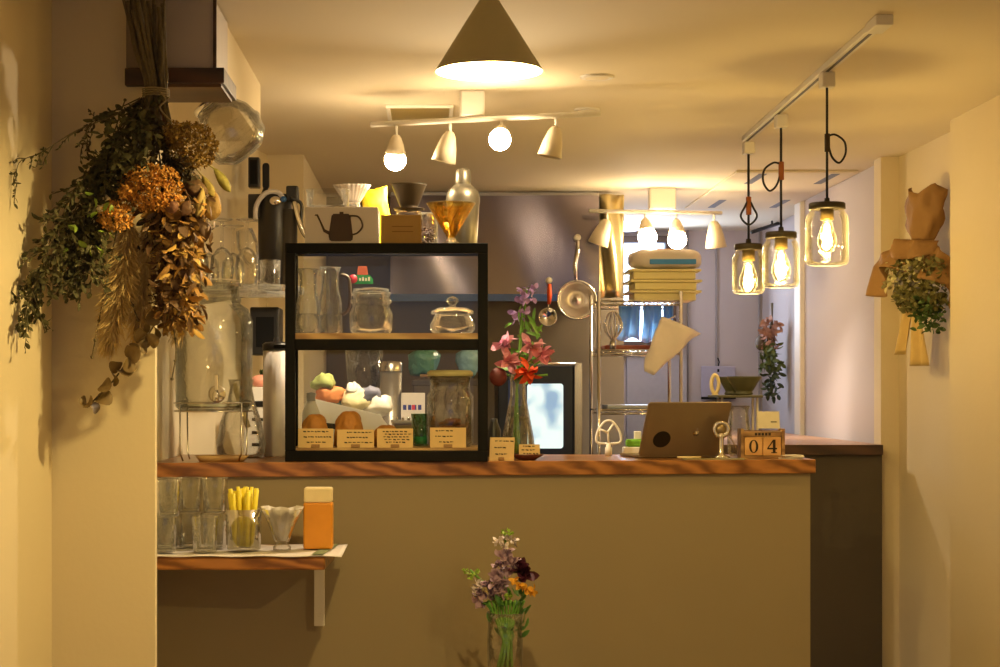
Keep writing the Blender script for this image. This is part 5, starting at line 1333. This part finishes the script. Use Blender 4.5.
for px, li, ti, lb in ((607, 0, (.1, .35), 'unlit spot head at the left of the kitchen rail by the hood'), (645, 1, (-.5, -.05), 'lit spot head second from left on the kitchen rail'), (676, 1, (-.3, 0), 'lit spot head above the yellow trays'), (714, 0, (.1, -.1), 'unlit spot head at the right end of the kitchen rail')):
    spot_head(None, B0, B1, px, (li, lb, g2), ti, .85, 9, 26, col=(1., .85, .66))
# ceiling vent, downlight, smoke alarm
p = P(420, 114, 1.075*FPX/(HY-114)); p.z = ZC
t = thing('ceiling_vent', 'rectangular recessed ceiling fitting behind the front spot rail', 'ceiling fitting', p)
mb = MB(); w_, dd = .128, .19
mb.box(-w_, w_, -dd, -dd+.02, -.012, 0).box(-w_, w_, dd-.02, dd, -.012, 0).box(-w_, -w_+.015, -dd+.02, dd-.02, -.012, 0).box(w_-.015, w_, -dd+.02, dd-.02, -.012, 0)
mb.build('vent_frame', M['white'], t, bevel=.002)
MB().box(-w_+.015, w_-.015, -dd+.02, dd-.02, -.004, 0).build('vent_panel', mat('vent_olive', (176, 156, 96), .3), t)
for px, py, r, nm, lb, cat in ((587, 110.5, 13, 'downlight', 'round white recessed downlight at the right end of the front rail', 'downlight'), (597, 78, 17, 'smoke_alarm', 'flat round smoke alarm on the ceiling right of the cone lamp', 'smoke alarm')):
    Yq = 1.075*FPX/(HY-py); k = Yq/FPX; q = P(px, py, Yq); q.z = ZC
    t = thing(nm, lb, cat, q)
    MB().lathe((0, 0, 0), [(r*1.0, 0), (r, -1), (r*.8, -2.2), (r*.7, -2.2)], k, 32).build('ring', M['white'], t)
    MB().lathe((0, 0, 0), [(r*.7, -2), (0, -1.2 if nm == 'downlight' else -3)], k, 32).build('face', M['ceil'] if nm == 'smoke_alarm' else mat('down_face', (250, 240, 220), .4), t)

t = thing('added_kitchen_fill_lamp', 'added round flat fill lamp behind the extractor hood, hidden from the room', 'ceiling lamp', (1.22, 11.0, ZC))  # unseen fixture added to brighten the back of the kitchen
MB().lathe((0, 0, 0), [(0, 0), (.16, 0), (.16, -.03), (.13, -.045), (0, -.05)], 1, 36).build('fill_lamp_cover', emit('cool_fill_cover', (226, 226, 255), 2), t)
light('kitchen_fill_light', (0, 0, -.45), 4, (.86, .86, 1.), .08, t)
l = bpy.data.lights.new('window_daylight', 'AREA'); l.shape = 'RECTANGLE'; l.size = .45; l.size_y = .55; l.energy = 8; l.color = (.72, .84, 1.)
lo_ = bpy.data.objects.new('window_daylight', l); C.objects.link(lo_); lo_.location = ((wx0+wx1)/2, 11.3, (wz0+wz1)/2); lo_.rotation_euler = (math.pi/2, 0, math.pi)
lo_.rotation_euler = (-math.pi/2, 0, 0)
